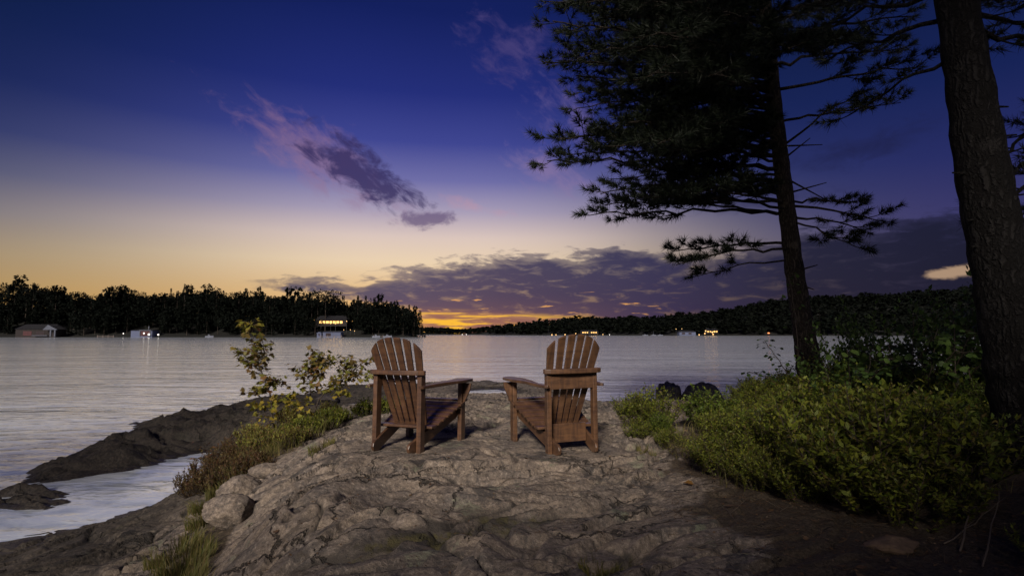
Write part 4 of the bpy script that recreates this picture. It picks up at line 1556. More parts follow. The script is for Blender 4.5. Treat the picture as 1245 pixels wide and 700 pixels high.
L1(60, 770, 62, .4, .06, .2, .85, .028)
L1(30, 820, 30, 1.2, .06, .2, .85, .028)
L1(118, 740, 128, 1.8, .06, .2, .85, .026)
for i in range(14):
    py = 262 - i * 8
    L1(py, random.uniform(715, 830), py + random.uniform(-16, 10), random.choice((-1, 1)) * random.uniform(.4, 2.0), .05, .22, .8, .020)
for i in range(30):
    py = 175 - i * 7.5
    L1(py, random.uniform(690, 860), py + random.uniform(-22, 12), random.choice((-1, 1)) * random.uniform(.3, 2.4), .07, .15, .8, .024)
# right side: thinner and more open
L1(250, 1082, 270, -.3, .07, .50, .60, .020)
L1(262, 1062, 284, .7, .05, .45, .55, .018)
L1(268, 1040, 300, -.9, .03, .45, .50, .016)
L1(246, 1045, 246, 1.2, .04, .5, .45, .016)
L1(180, 1045, 112, -.5, .02, .62, .55, .018)
L1(150, 1095, 125, .5, .03, .45, .65, .020)
L1(110, 1115, 82, -1.0, .04, .35, .75, .024)
L1(80, 1100, 60, 1.0, .05, .3, .75, .024)
L1(50, 1110, 20, -.2, .05, .25, .85, .028)
L1(20, 1090, -10, 1.2, .05, .25, .85, .028)
L1(70, 1020, 55, -2.4, .05, .2, .75, .024)
L1(30, 1010, 15, 2.4, .05, .2, .8, .024)
L1(60, 960, 60, -2.8, .05, .25, .7, .022)
# the crown above the picture
for i in range(26):
    py = -10 - i * 15
    a = i * 2.4
    Ls = (2.9 - i * .085)
    s = T1(py)
    limbs.append((s, s + Vector((math.cos(a) * Ls - .4, math.sin(a) * Ls, .35)), .05, .2, .8, .026))
st = [(T1(236), at(1005, 222, PY - .2)), (T1(215), at(1010, 246, PY + .2)), (T1(330), at(994, 322, PY)), (T1(196), at(985, 168, PY)), (T1(178), at(1000, 176, PY - .3)), (T1(345), at(990, 352, PY - .2))]
pine1 = pine('pine_tree', 'tall dark pine leaning left behind the shrubs, its long limbs reaching over the lake', tr, limbs, M['bark'], stubs=st)

# --- the big pine at the right edge of the picture
QY = 4.0
def T2(py):
    px_ = np.interp(py, [-900, -400, 0, 170, 291, 365, 500, 600], [1036, 1104, 1163, 1188, 1208, 1225, 1247, 1268])
    return at(px_, py, QY)


tr = [(T2(600), .240), (T2(540), .210), (T2(450), .192), (T2(330), .168), (T2(200), .158), (T2(60), .132), (T2(-100), .12), (T2(-350), .12), (T2(-700), .09), (T2(-900), .05)]
tr[0][0].z = gz(tr[0][0].x, QY) - .12
tr.insert(1, (tr[0][0].lerp(tr[1][0], .35), .228))
limbs = []
def L2(py, tx, ty, Y, droop=.05, ls=.3, tw=.55, r=.022):
    limbs.append((T2(py), at(tx, ty, Y), droop, ls, tw, r))


L2(20, 1010, 70, 4.6, .06, .45, .40, .018)
L2(-10, 985, 40, 5.2, .06, .40, .50, .020)
L2(60, 1040, 135, 4.3, .05, .5, .35, .014)
L2(-60, 1000, 10, 5.6, .05, .35, .6, .022)
L2(-90, 940, -10, 5.8, .05, .3, .65, .024)
L2(-150, 900, -60, 5.4, .05, .25, .65, .024)
L2(20, 1290, 40, 4.6, .04, .15, .50, .020)
L2(40, 1330, 60, 3.9, .04, .15, .50, .020)
L2(0, 1300, 5, 5.2, .04, .15, .55, .020)
L2(250, 1320, 195, 4.9, .03, .10, .42, .014)
L2(280, 1330, 250, 4.8, .03, .10, .42, .014)
L2(230, 1330, 155, 4.8, .03, .10, .38, .014)
L2(300, 1320, 285, 5.1, .03, .10, .36, .012)
L2(210, 1310, 120, 5.3, .03, .15, .36, .012)
for i in range(24):
    a = 2.1 + i * 2.4
    Ls = 3.0 - i * .07
    s = T2(-180 - i * 28)
    limbs.append((s, s + Vector((math.cos(a) * Ls, math.sin(a) * Ls, .4)), .05, .22, .8, .028))
st = [(T2(212), at(1158, 210, QY - .05)), (T2(216), at(1172, 197, QY)), (T2(265), at(1176, 268, QY - .05)), (T2(298), at(1180, 300, QY - .05)), (T2(150), at(1160, 146, QY)), (T2(235), at(1178, 222, QY + .05)), (T2(130), at(1226, 130, QY)), (T2(170), at(1236, 164, QY))]
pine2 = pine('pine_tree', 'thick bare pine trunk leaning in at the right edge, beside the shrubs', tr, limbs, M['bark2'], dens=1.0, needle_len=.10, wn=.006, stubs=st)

# unseen pine copies added behind the camera to shade the rock flanks and trunks
for (x, y, rz, s, lb) in ((7.5, -4.0, 2.0, 1.1, 'pine standing behind the viewer on the right'), (-9.3, -5.5, 0.3, 1.0, 'pine standing behind the viewer on the left'), (1.9, -4.3, 3.3, 1.25, 'shorter pine behind the viewer, in front of the tallest'),
                          (2.7, -6.0, 3.14, 1.8, 'tallest pine behind the viewer, nearest the middle')):
    c_ = copy_tree(pine1)
    c_.location = (x, y, gz(x, y) - .1)
    c_.rotation_euler = (0, 0, rz)
    c_.scale = (s, s, s)
    c_['label'] = lb
    c_['group'] = 'pines behind the viewer'

# ------------------------------------------------------------------ shrubs, saplings, grass
OVAL = [(0, 0, 0), (.42, .28, .05), (.5, .55, .06), (.25, .85, .03), (0, 1, 0), (-.25, .85, .03), (-.5, .55, .06), (-.42, .28, .05)]
def shrub_mesh(name, h, w, stems, leaf_l, leaf_w, seed, mat, per=26, lean=.55, tuft=True, stem_mat=None, bushy=0):
    """many upright sprigs from one crown, each clothed in small leaves"""
    global rng
    rr = random.Random(seed)
    r = np.random.default_rng(seed)
    b = MB()
    P, D = [], []
    for s in range(stems):
        a = rr.uniform(0, 6.283)
        rad = w * math.sqrt(rr.random()) * .5
        base = Vector((math.cos(a) * rad * .35, math.sin(a) * rad * .35, -.03))
        tiph = h * (1 - .45 * (rad / (w * .5)) ** 2) * rr.uniform(.70, 1.12)
        tip = Vector((math.cos(a) * rad * (1 + .2 * lean) , math.sin(a) * rad * (1 + .2 * lean), tiph))
        mid = (base + tip) * .5 + Vector((math.cos(a), math.sin(a), 0)) * rad * .25
        path = bez(base, mid, tip, 6)
        b.tube(path, [.0055, .005, .0042, .0034, .0025, .0012], 4, cap=False)
        # side sprigs
        chains = [path]
        for q in range(rr.randint(3, 5) + 2 * bushy):
            f = rr.uniform(1.8, 4.6)
            i = int(f)
            p = path[i].lerp(path[i + 1], f - i)
            aa = rr.uniform(0, 6.28)
            l = h * rr.uniform(.16, .34)
            dd = Vector((math.cos(aa) * (.6 + .7 * bushy), math.sin(aa) * (.6 + .7 * bushy), 1)).normalized()
            sp = [p, p + dd * l * .5, p + dd * l + Vector((0, 0, .02))]
            b.tube(sp, [.0028, .002, .001], 3, cap=False)
            chains.append(sp)
        for ci, ch in enumerate(chains):
            m_ = per if ci == 0 else per // 2
            for j in range(m_):
                u = (.10 if ci == 0 else .1) + (.90 if ci == 0 else .9) * (j + rr.random()) / m_
                f = u * (len(ch) - 1)
                i = min(int(f), len(ch) - 2)
                P.append(tuple(ch[i].lerp(ch[i + 1], f - i)))
                dd = (ch[i + 1] - ch[i]).normalized()
                ga = j * 2.4 + rr.random()
                ref = Vector((math.cos(ga), math.sin(ga), 0))
                k_ = 1.1 - .7 * u
                D.append(tuple(dd * (.8 - .35 * bushy) + ref * k_ + Vector((rr.gauss(0, .35), rr.gauss(0, .35), rr.gauss(0, .35))) * bushy))
    P, D = np.array(P), np.array(D)
    n = len(P)
    X = np.cross(D, np.array([0, 0, 1.0])) + r.normal(size=(n, 3)) * .35
    sz = r.uniform(.65, 1.2, n)
    V, Fq = stamp(LEAF4, [(0, 1, 2, 3)], P, X, D, np.stack([sz * leaf_w, sz * leaf_l], 1))
    e = empty(name)
    b.build('stems', stem_mat or M['twig'], e)
    mesh_obj('leaves', V, Fq, mat, e)
    return e


SP = [shrub_mesh('leafy_shrub', .46, .78, 40, .034, .0150, 101, M['shrub'], 34, bushy=1),
      shrub_mesh('leafy_shrub', .54, .82, 42, .036, .0155, 102, M['shrub'], 36, bushy=1),
      shrub_mesh('leafy_shrub', .40, .86, 42, .032, .0150, 103, M['shrub'], 32, bushy=1),
      shrub_mesh('leafy_shrub', .62, .70, 32, .042, .0200, 104, M['shrub'], 30, bushy=1)]
M['shrub2'] = leaf_mat('fresh_green_leaves', [(0.08, 0.13, 0.02), (0.12, 0.17, 0.024), (0.18, 0.22, 0.03), (0.09, 0.14, 0.02)])
SP += [shrub_mesh('leafy_shrub', .60, .80, 26, .046, .025, 105, M['shrub2'], 30, bushy=1),
       shrub_mesh('leafy_shrub', .50, .70, 30, .026, .0100, 106, M['shrub2'], 46, bushy=1),
       shrub_mesh('leafy_shrub', .58, .75, 26, .036, .0150, 107, M['shrub_y'], 9, bushy=1)]
SPu = [False] * 7


def put_shrub(lst, usd, i, x, y, s, label, cat, group, sink=.02):
    o = lst[i]
    if usd[i]: o = copy_tree(lst[i])
    usd[i] = True
    o.location = (x, y, gz(x, y) - sink)
    o.rotation_euler = (random.uniform(-.06, .06), random.uniform(-.06, .06), random.uniform(0, 6.28))
    o.scale = (s * random.uniform(.9, 1.1), s * random.uniform(.9, 1.1), s)
    tag(o, label, cat, group)
    return o


def edge_x(y):
    return float(np.interp(y, [2.2, 2.5, 2.9, 3.35, 3.8, 4.6, 5.6, 6.4, 8, 10, 12], [2.15, 2.05, 1.95, 1.72, 1.40, 1.40, 1.42, 1.50, 2.25, 3.1, 4.2]))


SHADE_BUSHES = []  # unseen bushes added behind the camera to shade the near rock and soil
y = 2.3
front = 0
while y < 12.0:
    ex = edge_x(y)
    x = ex + random.uniform(0, .12)
    row = 0
    xmax = ex + (2.6 if y < 4 else 3.4 if y < 8 else 3.0)
    while x < xmax:
        s = random.uniform(.60, .85) if row == 0 else random.uniform(.80, 1.2)
        s *= 1.0 + .45 * float(perlin(np.array([x * 1.3]), np.array([y * 1.1]), 77)[0])
        s *= float(np.interp(x / y * 700 + 622.5, [760, 860, 930, 1000, 1100], [.50, .62, .80, .86, .94]))
        if not (abs(x - 3.5) < .38 and abs(y - 4.0) < .38) and not (y > 6.3 and x / y * 700 + 622.5 < 890) and not (2.65 < y < 4.2 and x / y * 700 + 622.5 > 1150):
            if row == 0:
                lb = 'low green leafy shrub along the front edge of the right-hand thicket'
                gp = 'shrubs along the front edge of the right-hand thicket'
            else:
                lb = 'green leafy shrub inside the right-hand thicket'
                gp = 'shrubs inside the right-hand thicket'
            put_shrub(SP, SPu, random.choice((0, 1, 2, 3, 0, 1, 2, 4, 4, 5, 5, 6)), x, y + random.uniform(-.12, .12), s, lb, 'shrub', gp)
        row += 1
        x += random.uniform(.34, .50) * (1 if y < 5 else 1.25)
    y += .36 if y < 5 else .5
    front += 1

for i, (x, y, s) in enumerate(((-1.7, -2.6, 2.6), (-.4, -2.7, 2.6), (.9, -2.6, 2.7), (2.1, -2.4, 2.9), (3.4, -2.1, 3.1), (4.7, -1.2, 3.2), (-3.5, -2.4, 2.6), (-5.2, -1.6, 2.4), (-1.1, -3.5, 2.9), (.3, -3.6, 2.9), (1.5, -3.4, 3.2), (2.8, -3.2, 3.4), (-2.6, -3.2, 2.9), (-4.3, -3.0, 2.9))):
    SHADE_BUSHES.append((x, y, s))
# yellow-green sprig plants at the left tip of the thicket
for (x, y, s, lb) in ((1.28, 6.05, .62, 'small bright sprig shrub standing out at the left tip of the thicket'), (1.52, 6.35, .85, 'second bright shrub from the left tip of the thicket, with one tall sprig'), (1.20, 5.55, .35, 'tiny reddish tuft of leaves at the foot of the thicket tip')):
    put_shrub(SP, SPu, 3, x, y, s, lb, 'shrub', None)

# taller bushes with broad leaves behind the thicket
BP = [shrub_mesh('broadleaf_bush', 1.15, 1.2, 17, .062, .036, 201, M['broad'], 24, .8),
      shrub_mesh('broadleaf_bush', 1.35, 1.3, 17, .066, .038, 202, M['broad'], 24, .8)]
BPu = [False] * 2
for k_, (px_, Y, s, lb) in enumerate(((1025, 6.6, .85, 'tall broad-leaved bush right behind the leaning pine trunk'), (1080, 7.0, .95, 'tall broad-leaved bush, second to the right of the leaning pine trunk'),
                                      (1120, 6.3, 1.05, 'tall broad-leaved bush midway between the two pine trunks'), (1165, 6.8, 1.15, 'tall broad-leaved bush close left of the thick trunk'),
                                      (1215, 6.0, 1.1, 'tall bush mostly hidden behind the thick trunk'),
                                      (1300, 5.2, 1.2, 'tall bush right of the thick trunk, at the picture edge'), (1215, 8.5, 1.3, 'far bush seen past the left side of the thick trunk'))):
    put_shrub(BP, BPu, k_ % 2, ray_x(px_, Y), Y, s, lb, 'bush', None)


for i, (x, y, s) in enumerate(SHADE_BUSHES):
    put_shrub(BP, BPu, i % 2, x, y, s, 'tall leafy bush standing behind the viewer', 'bush', 'bushes behind the viewer')


def leafy_branch(name, label, cat, base, arms, leaf, leaf_sz, mat_l, n_per, seed, r0=.012, hang=.5, mat2=None, tip_dens=1.0, group=None):
    """young tree: stems given as polylines in space, leaves on short stalks (leaf: outline + faces)"""
    rr = random.Random(seed)
    r = np.random.default_rng(seed)
    e = empty(name, base)
    tag(e, label, cat, group)
    bv = Vector(base)
    b = MB()
    P, D, W = [], [], []
    for ai, (pts, rad, ls, dens, which) in enumerate(arms):
        pts = [Vector(p) - bv for p in pts]
        n = len(pts)
        fine = []
        for i in range(n - 1):
            for j in range(5):
                fine.append(pts[i].lerp(pts[i + 1], j / 5) + Vector((rr.gauss(0, .006), rr.gauss(0, .006), 0)))
        fine.append(pts[-1])
        m_ = len(fine)
        b.tube(fine, [rad * (1 - .8 * i / (m_ - 1)) + .0012 for i in range(m_)], 6)
        Lt = sum((fine[i + 1] - fine[i]).length for i in range(m_ - 1))
        cnt = int(n_per * dens * Lt)
        for j in range(cnt):
            u = ls + (1 - ls) * (j + rr.random()) / cnt
            f = u * (m_ - 1)
            i = min(int(f), m_ - 2)
            p = fine[i].lerp(fine[i + 1], f - i)
            a = rr.uniform(0, 6.28)
            out = Vector((math.cos(a), math.sin(a), rr.uniform(-.2, .6))).normalized()
            stalk = rr.uniform(.03, .13)
            q = p + out * stalk
            b.tube([p, p.lerp(q, .5) + Vector((0, 0, .006)), q], [.0016, .0013, .001], 3, cap=False)
            P.append(tuple(q))
            D.append(tuple(out + Vector((0, 0, -hang * rr.uniform(.3, 2.0)))))
            W.append(which)
    b.build('stems', M['twig'], e, smooth=True)
    P, D, W = np.array(P), np.array(D), np.array(W)
    for w, mt in ((0, mat_l), (1, mat2)):
        s = W == w
        if not s.any(): continue
        n = int(s.sum())
        X = np.cross(D[s], np.array([0, 0, 1.0])) + r.normal(size=(n, 3)) * .55
        sz = r.uniform(.6, 1.15, n) * leaf_sz
        V, Fq = stamp(leaf[0], leaf[1], P[s], X, D[s], sz)
        mesh_obj('leaves', V, Fq, mt, e)
    return e


# a five-lobed maple leaf as a fan of triangles
mp = [(0, 0), (.16, .10), (.42, -.02), (.36, .18), (.62, .34), (.40, .42), (.44, .62), (.22, .56), (.0, 1.0), (-.22, .56), (-.44, .62), (-.40, .42), (-.62, .34), (-.36, .18), (-.42, -.02), (-.16, .10)]
MV = [(0, .34, .0)] + [(x_, y_, .10 * abs(x_) - .05 * y_ * y_) for x_, y_ in mp]
MF = [(0, i, i % 16 + 1) for i in range(1, 17)]
MAPLE = (MV, MF)
OV = (OVAL, [(0, 1, 2, 3, 4, 5, 6, 7)])


def P_(px_, py_, Y): return tuple(at(px_, py_, Y))


Y1 = 7.3
b1 = (ray_x(338, Y1), Y1, gz(ray_x(338, Y1), Y1) - .02)
leafy_branch('maple_sapling', 'taller young maple with reddish leaves and a yellow tip, on the left bank', 'sapling', b1,
             [([b1, P_(328, 478, Y1), P_(318, 452, Y1 - .1), P_(310, 425, Y1 - .1), P_(306, 396, Y1)], .010, .22, 1.25, 0),
              ([P_(318, 452, Y1 - .1), P_(302, 440, Y1), P_(292, 424, Y1 + .05)], .005, .2, 1.7, 0),
              ([P_(316, 446, Y1 - .1), P_(322, 432, Y1), P_(320, 415, Y1 + .1)], .005, .2, 1.6, 0),
              ([P_(324, 470, Y1 - .1), P_(334, 462, Y1), P_(342, 470, Y1 + .1)], .005, .2, 1.6, 0),
              ([P_(326, 476, Y1 - .1), P_(314, 474, Y1), P_(306, 480, Y1 + .1)], .005, .2, 1.4, 0),
              ([P_(308, 408, Y1), P_(304, 398, Y1), P_(302, 392, Y1)], .003, .3, 2.5, 1),
              ([b1, P_(345, 492, Y1), P_(352, 480, Y1)], .006, .2, 1.5, 1),
              ([b1, P_(320, 496, Y1), P_(312, 492, Y1)], .006, .2, 1.3, 1)],
             MAPLE, .072, M['maple'], 95, 5, mat2=M['maple_y'])
Y2 = 7.0
b2 = (ray_x(378, Y2), Y2, gz(ray_x(378, Y2), Y2) - .02)
leafy_branch('maple_sapling', 'spreading young maple with olive leaves arching toward the left chair', 'sapling', b2,
             [([b2, P_(376, 490, Y2), P_(378, 468, Y2), P_(383, 448, Y2), P_(388, 428, Y2)], .008, .38, 1.5, 0),
              ([b2, P_(386, 488, Y2), P_(398, 474, Y2), P_(414, 464, Y2), P_(428, 452, Y2), P_(446, 436, Y2 - .1)], .009, .42, 1.3, 0),
              ([P_(378, 462, Y2), P_(368, 454, Y2), P_(364, 446, Y2)], .004, .1, 2.0, 0),
              ([P_(380, 455, Y2), P_(394, 444, Y2), P_(392, 436, Y2 + .1)], .004, .1, 1.8, 0),
              ([P_(414, 464, Y2), P_(418, 446, Y2), P_(419, 434, Y2)], .004, .3, 1.6, 0),
              ([P_(428, 452, Y2), P_(438, 458, Y2), P_(440, 466, Y2)], .004, .1, 1.6, 0),
              ([P_(402, 470, Y2), P_(412, 476, Y2), P_(411, 482, Y2)], .003, .1, 1.6, 1),
              ([b2, P_(370, 494, Y2), P_(364, 486, Y2)], .005, .2, 1.3, 1)],
             MAPLE, .068, M['maple'], 95, 8, mat2=M['maple_y'])
# birch shoots round the foot of the leaning pine
Y3 = 7.6
b3 = (ray_x(968, Y3), Y3, gz(ray_x(968, Y3), Y3) - .02)
leafy_branch('birch_shoot', 'leafy shoot with oval leaves reaching left from the leaning pine trunk', 'sapling', b3,
             [([b3, P_(950, 470, Y3), P_(930, 458, Y3), P_(910, 452, Y3)], .008, .35, 1.2, 0),
              ([b3, P_(958, 455, Y3), P_(945, 435, Y3), P_(928, 412, Y3)], .008, .35, 1.1, 0),
              ([b3, P_(972, 440, Y3), P_(968, 395, Y3), P_(962, 345, Y3 + .3), P_(955, 335, Y3 + .3)], .006, .3, .5, 0),
              ([b3, P_(985, 450, Y3), P_(1000, 420, Y3), P_(996, 380, Y3)], .007, .35, 1.0, 0),
              ([b3, P_(1000, 470, Y3), P_(1030, 440, Y3), P_(1050, 400, Y3)], .008, .3, 1.2, 0)],
             OV, .060, M['broad'], 30, 12, mat2=M['broad'])
Y4 = 5.6
for q, (pxb, tops, lb) in enumerate(((1040, [(1005, 452), (1030, 425), (1062, 410)], 'broad-leaved sapling in front of the tall bushes, nearer the leaning pine'),
                                     (1110, [(1080, 420), (1110, 385), (1140, 400)], 'broad-leaved sapling between the trunks with its top above the waterline'),
                                     (1165, [(1130, 430), (1160, 378), (1185, 400)], 'broad-leaved sapling close to the thick trunk, tallest of its kind'))):
    bb = (ray_x(pxb, Y4), Y4, gz(ray_x(pxb, Y4), Y4) - .02)
    arms = []
    for tx, ty in tops:
        arms.append(([bb, P_((pxb * 2 + tx) / 3, 520, Y4), P_((pxb + 2 * tx) / 3, (ty + 520) / 2, Y4 + random.uniform(-.3, .3)), P_(tx, ty, Y4 + random.uniform(-.4, .4))], .009, .25, 1.3, 0))
        arms.append(([P_((pxb + 2 * tx) / 3, (ty + 520) / 2, Y4), P_(tx + 22, ty + 26, Y4 - .3), P_(tx + 34, ty + 30, Y4 - .3)], .004, .1, 1.3, 0))
        arms.append(([P_((pxb + 2 * tx) / 3, (ty + 520) / 2, Y4), P_(tx - 22, ty + 36, Y4 + .3), P_(tx - 34, ty + 38, Y4 + .3)], .004, .1, 1.3, 0))
    leafy_branch('broadleaf_sapling', lb, 'sapling', bb, arms, OV, .066, M['broad'], 38, 30 + q)

# the left bank: heathy shrubs going red and yellow
LP_ = [shrub_mesh('heath_shrub', .34, .50, 34, .034, .013, 301, M['shrub_y'], 20),
       shrub_mesh('heath_shrub', .30, .55, 34, .034, .012, 302, M['redtwig'], 20),
       shrub_mesh('heath_shrub', .26, .42, 30, .036, .014, 303, M['shrub'], 20)]
LPu = [False] * 3
bank = [(-2.35, 7.25, 2), (-2.05, 7.15, 2), (-1.85, 7.55, 2), (-2.75, 7.35, 0), (-3.05, 7.05, 0), (-2.6, 6.8, 2), (-2.3, 6.6, 2), (-2.9, 6.6, 0), (-3.25, 6.65, 1), (-2.65, 6.3, 0), (-2.95, 6.1, 1), (-3.2, 6.2, 1), (-3.45, 6.9, 1),
        (-2.6, 5.85, 1), (-2.85, 5.65, 1), (-3.1, 5.8, 1), (-3.3, 7.4, 0), (-2.4, 7.7, 0), (-2.95, 7.7, 0), (-1.55, 7.35, 2), (-2.5, 5.55, 1), (-2.1, 6.85, 2), (-3.5, 6.45, 1), (-3.5, 7.3, 1), (-2.3, 6.15, 0)]
wd = ['yellowing heath shrub on the left bank, below the maple saplings', 'dry reddish heath shrub on the side of the left bank, down to the inlet', 'fresh green low shrub on top of the left bank, near the rock']
for (x, y, i) in bank:
    put_shrub(LP_, LPu, i, x, y, random.uniform(.6, .95), wd[i], 'shrub', ['yellowing shrubs of the left bank', 'reddish shrubs of the left bank', 'green shrubs of the left bank'][i])
# a thin shrub hanging out over the inlet, dark against the water
Y5 = 6.3
b5 = (ray_x(268, Y5) + .05, Y5, gz(ray_x(268, Y5) + .05, Y5) - .02)
leafy_branch('inlet_shrub', 'thin dark shrub leaning out over the small inlet below the bank', 'shrub', b5,
             [([b5, P_(262, 566, Y5), P_(248, 556, Y5), P_(238, 560, Y5)], .004, .2, 1.6, 0), ([b5, P_(262, 560, Y5), P_(252, 548, Y5), P_(246, 543, Y5)], .004, .2, 1.6, 0),
              ([b5, P_(266, 558, Y5), P_(262, 548, Y5)], .004, .2, 1.6, 0), ([b5, P_(258, 572, Y5), P_(244, 572, Y5), P_(236, 580, Y5)], .004, .2, 1.6, 0)],
             ([(0, 0, 0), (.25, .45, .04), (0, 1, 0), (-.25, .45, .04)], [(0, 1, 2, 3)]), .045, M['redtwig'], 60, 14)


def grass_tuft(name, label, x, y, n, h, w, seed, group=None, mat=None):
    r = np.random.default_rng(seed)
    a = r.uniform(0, 6.283, n)
    rad = w * np.sqrt(r.uniform(0, 1, n)) * .5
    bx, by = np.cos(a) * rad, np.sin(a) * rad
    bz = gzs(x + bx, y + by) - .006
    P = np.stack([x + bx, y + by, bz], 1)
    lean = np.stack([np.cos(a) + r.normal(size=n) * .7, np.sin(a) + r.normal(size=n) * .7, np.zeros(n)], 1)
    H = h * r.uniform(.45, 1.1, n)
    k_ = r.uniform(.1, .75, n)
    p1 = P + np.stack([lean[:, 0] * H * k_ * .25, lean[:, 1] * H * k_ * .25, H * .62], 1)
    p2 = P + np.stack([lean[:, 0] * H * k_ * .8, lean[:, 1] * H * k_ * .8, H * (1 - .35 * k_)], 1)
    sd_ = np.stack([-np.sin(a + 1), np.cos(a + 1), np.zeros(n)], 1) * .0026
    V = np.stack([P - sd_, P + sd_, p1 + sd_ * .8, p1 - sd_ * .8, p2 + sd_ * .15, p2 - sd_ * .15], 1).reshape(-1, 3)
    b_ = np.arange(n)[:, None] * 6
    Fq = np.vstack([b_ + np.array([[0, 1, 2, 3]]), b_ + np.array([[3, 2, 4, 5]])])
    V = V - np.array([x, y, bz.mean()])
    o = mesh_obj(name, V, Fq, mat or M['grass'])
    o.location = (x, y, bz.mean())
    return tag(o, label, 'grass tuft', group)


grass_tuft('grass_tuft', 'small green tuft growing from the rock left of the left chair', -1.72, 5.30, 260, .09, .22, 401)
grass_tuft('grass_tuft', 'yellow green tuft growing from a crack low in front, right of centre', ray_x(725, 2.55), 2.55, 260, .055, .17, 402)
grass_tuft('grass_tuft', 'small tuft at the edge of the soil behind the right chair', 1.15, 5.05, 120, .07, .16, 403)
for i, (x, y, w, lb) in enumerate(((-2.55, 5.05, .40, 'dry grass tuft left of the rounded grey stone'), (-2.35, 4.62, .34, 'dry grass tuft between the two gully stones'), (-2.30, 4.05, .34, 'dry grass tuft left of the wedged stone'),
                                   (-2.02, 3.68, .34, 'dry grass tuft below the wedged stone'), (-1.85, 3.30, .30, 'dry grass tuft in the gully, second from the bottom'), (-1.66, 2.98, .24, 'lowest dry grass tuft in the gully'),
                                   (-2.6, 5.4, .36, 'dry grass tuft at the foot of the reddish shrubs'))):
    grass_tuft('grass_tuft', lb, x, y, int(420 * w / .34), .13, w, 410 + i, 'dry tufts in the gully')
# grass between the shrubs of the bank: nobody could count it
n = 5200
gx_ = np.r_[rng.normal(-2.55, .45, n), rng.normal(2.3, .9, 3500)]
gy_ = np.r_[rng.normal(6.7, .75, n), rng.uniform(3.3, 9, 3500)]
ex_ = np.array([edge_x(v) for v in gy_])
ok = ((gx_ < 0) & (gx_ < -1.5)) | ((gx_ > ex_ - .10) & (gx_ < ex_ + 1.2))
ok &= soil_mask(gx_, gy_) > .5
gx_, gy_ = gx_[ok], gy_[ok]
n = len(gx_)
gz_ = gzs(gx_, gy_)
a = rng.uniform(0, 6.283, n)
H = rng.uniform(.06, .17, n)
sd_ = np.stack([np.cos(a), np.sin(a), np.zeros(n)], 1) * .0026
P = np.stack([gx_, gy_, gz_ - .01], 1)
ln = np.stack([np.cos(a * 3), np.sin(a * 3), np.zeros(n)], 1)
p1 = P + ln * H[:, None] * .12 + np.stack([0 * H, 0 * H, H * .6], 1)
p2 = P + ln * H[:, None] * .45 + np.stack([0 * H, 0 * H, H * .95], 1)
V = np.stack([P - sd_, P + sd_, p1 + sd_ * .8, p1 - sd_ * .8, p2 + sd_ * .15, p2 - sd_ * .15], 1).reshape(-1, 3)
b_ = np.arange(n)[:, None] * 6
o = mesh_obj('grass', V, np.vstack([b_ + np.array([[0, 1, 2, 3]]), b_ + np.array([[3, 2, 4, 5]])]), M['grass'])
tag(o, 'thin grass growing between the shrubs on both banks', 'grass', kind='stuff')

# ------------------------------------------------------------------ litter: leaves, needles, twigs
n = 5600
lx_ = rng.uniform(.75, 3.2, n)
ly_ = rng.uniform(1.9, 6.5, n)
ok = soil_mask(lx_, ly_) > rng.uniform(.2, 1.0, n)
m2 = 500
lx_ = np.r_[lx_[ok], rng.uniform(-1.6, 1.0, m2)]
ly_ = np.r_[ly_[ok], rng.uniform(2.0, 5.0, m2)]
n = len(lx_)
P = np.stack([lx_, ly_, gzs(lx_, ly_) + .004], 1)
a = rng.uniform(0, 6.28, n)
D = np.stack([np.cos(a), np.sin(a), rng.normal(size=n) * .25], 1)
X = np.stack([-np.sin(a), np.cos(a), rng.normal(size=n) * .35], 1)
sz = rng.uniform(.008, .026, n)
sz[rng.random(n) < .05] *= 2.2
V, Fq = stamp(LEAF4, [(0, 1, 2, 3)], P, X, D, np.stack([sz * rng.uniform(.3, .8, n), sz], 1))
o = mesh_obj('leaf_litter', V, Fq, M['dryleaf'])
tag(o, 'crumbs of dry leaves and bark scattered on soil and rock', 'litter', kind='stuff')
n = 10000
lx_ = rng.uniform(.7, 3.4, n)
ly_ = rng.uniform(1.9, 5.5, n)
ok = soil_mask(lx_, ly_) > rng.uniform(.1, .9, n)
lx_ = np.r_[lx_[ok], rng.uniform(-1.6, 1.0, 900)]
ly_ = np.r_[ly_[ok], rng.uniform(2.0, 4.6, 900)]
n = len(lx_)
P = np.stack([lx_, ly_, gzs(lx_, ly_) + .003], 1)
a = rng.uniform(0, 6.28, n)
D = np.stack([np.cos(a), np.sin(a), rng.normal(size=n) * .08], 1)
X = np.stack([-np.sin(a), np.cos(a), rng.normal(size=n) * .3], 1)
V, Ft = stamp(NEED, [(0, 1, 2)], P, X, D, np.stack([np.full(n, .0032), rng.uniform(.04, .10, n)], 1))
o = mesh_obj('needle_litter', V, Ft, M['dryleaf'])
tag(o, 'fallen pine needles strewn over the soil', 'litter', kind='stuff')


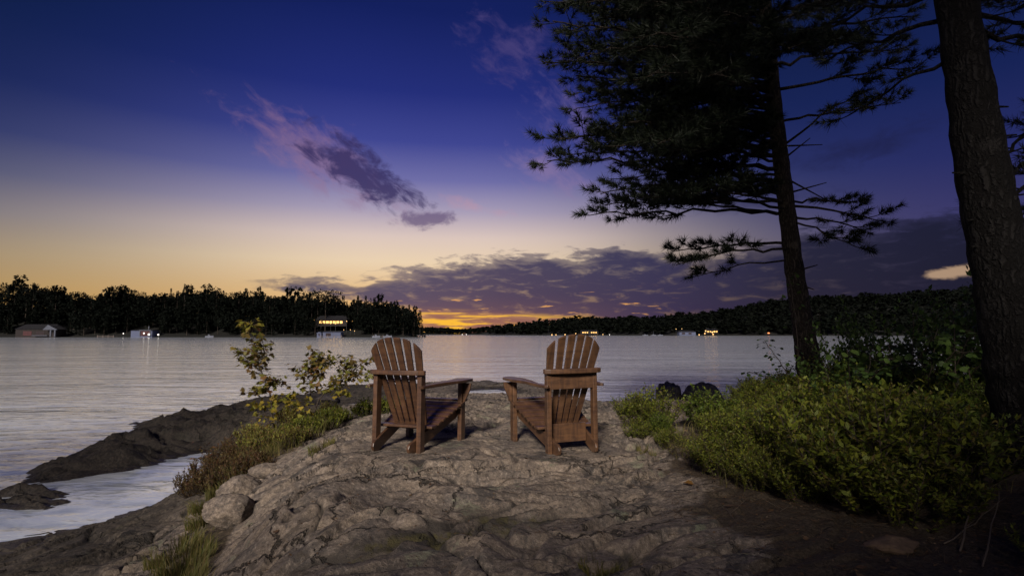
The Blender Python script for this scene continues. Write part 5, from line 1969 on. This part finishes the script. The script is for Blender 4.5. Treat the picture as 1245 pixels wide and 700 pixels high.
def stick(label, pts, r0, group=None, forks=0):
    """dead stick lying on the ground through world points (x, y, lift)"""
    rr = random.Random(len(label) * 7 + int(pts[0][0] * 100))
    W = [Vector((x, y, gz(x, y) + l)) for x, y, l in pts]
    base = W[0].copy()
    fine = []
    for i in range(len(W) - 1):
        for j in range(4):
            fine.append(W[i].lerp(W[i + 1], j / 4) - base + Vector((rr.gauss(0, .004), rr.gauss(0, .004), rr.gauss(0, .002))))
    fine.append(W[-1] - base)
    b = MB()
    b.tube(fine, [r0 * (1 - .7 * i / (len(fine) - 1)) for i in range(len(fine))], 6)
    for f in range(forks):
        i = rr.randint(2, len(fine) - 3)
        d = Vector((rr.uniform(-1, 1), rr.uniform(-1, 1), rr.uniform(0, .5))).normalized()
        b.tube([fine[i], fine[i] + d * .06, fine[i] + d * .13 + Vector((0, 0, .01))], [r0 * .5, r0 * .35, r0 * .15], 4)
    o = b.build('dead_stick', M['stick'], smooth=True)
    o.location = base
    return tag(o, label, 'stick', group)


def gp(px_, py_):
    """ground point under a pixel"""
    Y = 5.0
    for _ in range(12):
        p = at(px_, py_, Y)
        z = gz(p.x, Y)
        Y = max(1.5, min(14, Y * (EYE - z) / max(EYE - p.z, .05)))
    return (at(px_, py_, Y).x, Y)


def stk(label, pix, r0, forks=0, lifts=None, group='dead sticks on the soil'):
    pts = []
    for i, (a_, b_) in enumerate(pix):
        x, y = gp(a_, b_)
        pts.append((x, y, (lifts[i] if lifts else .006)))
    stick(label, pts, r0, group, forks)


stk('curved dead twig on the soil below the right chair, nearest the rock', [(775, 587), (788, 600), (800, 606)], .004, 1)
stk('forked dead twig at the bottom, on the edge of rock and soil', [(826, 646), (838, 662), (868, 674), (892, 690)], .004, 3)
stk('thin dead twig below the middle of the thicket', [(868, 608), (885, 622), (900, 640)], .003, 1)
stk('small twig lying across the soil beside the dark hollow', [(930, 626), (950, 622), (962, 614)], .0035, 1)
stk('pale dead branch propped up out of the thicket at the lower right', [(1168, 672), (1182, 640), (1200, 612)], .004, 2, (.01, .10, .22))
stk('second pale dead branch, right of the propped one, at the lower right', [(1196, 690), (1212, 650), (1226, 615)], .0035, 2, (.01, .10, .22))
stk('long low dead branch leading out of the thicket at the lower right', [(1150, 664), (1185, 646), (1225, 628)], .0035, 2, (.01, .04, .10))
stk('twig on the rock low in front, right of centre', [(655, 640), (664, 648), (668, 655)], .003, 1, group=None)
stk('thin twig on the rock between the two chairs, toward the viewer', [(600, 590), (618, 584), (634, 578)], .0025, 1, group=None)
# a few larger fallen leaves
def fallen_leaf(label, px_, py_, sz, mat):
    x, y = gp(px_, py_)
    a = random.uniform(0, 6.28)
    V, Fs = stamp(MV, MF, np.array([[0, 0, .0]]), np.array([[math.cos(a), math.sin(a), .15]]), np.array([[-math.sin(a), math.cos(a), .1]]), np.array([sz]))
    o = mesh_obj('fallen_leaf', V, Fs, mat)
    o.location = (x, y, gz(x, y) + .012)
    tag(o, label, 'leaf', 'larger fallen leaves')


M['leaf_o'] = leaf_mat('orange_leaf', [(0.30, 0.13, 0.03), (0.26, 0.15, 0.04)], .7, .2)
fallen_leaf('orange fallen leaf on the soil at the foot of the thicket', 843, 590, .07, M['leaf_o'])
fallen_leaf('brown fallen leaf on the soil left of the orange one', 800, 572, .05, M['dryleaf'])
fallen_leaf('brown fallen leaf on the soil near the bottom middle', 885, 618, .05, M['dryleaf'])
fallen_leaf('pale fallen leaf on the rock in front of the gully', 338, 640, .035, M['dryleaf'])
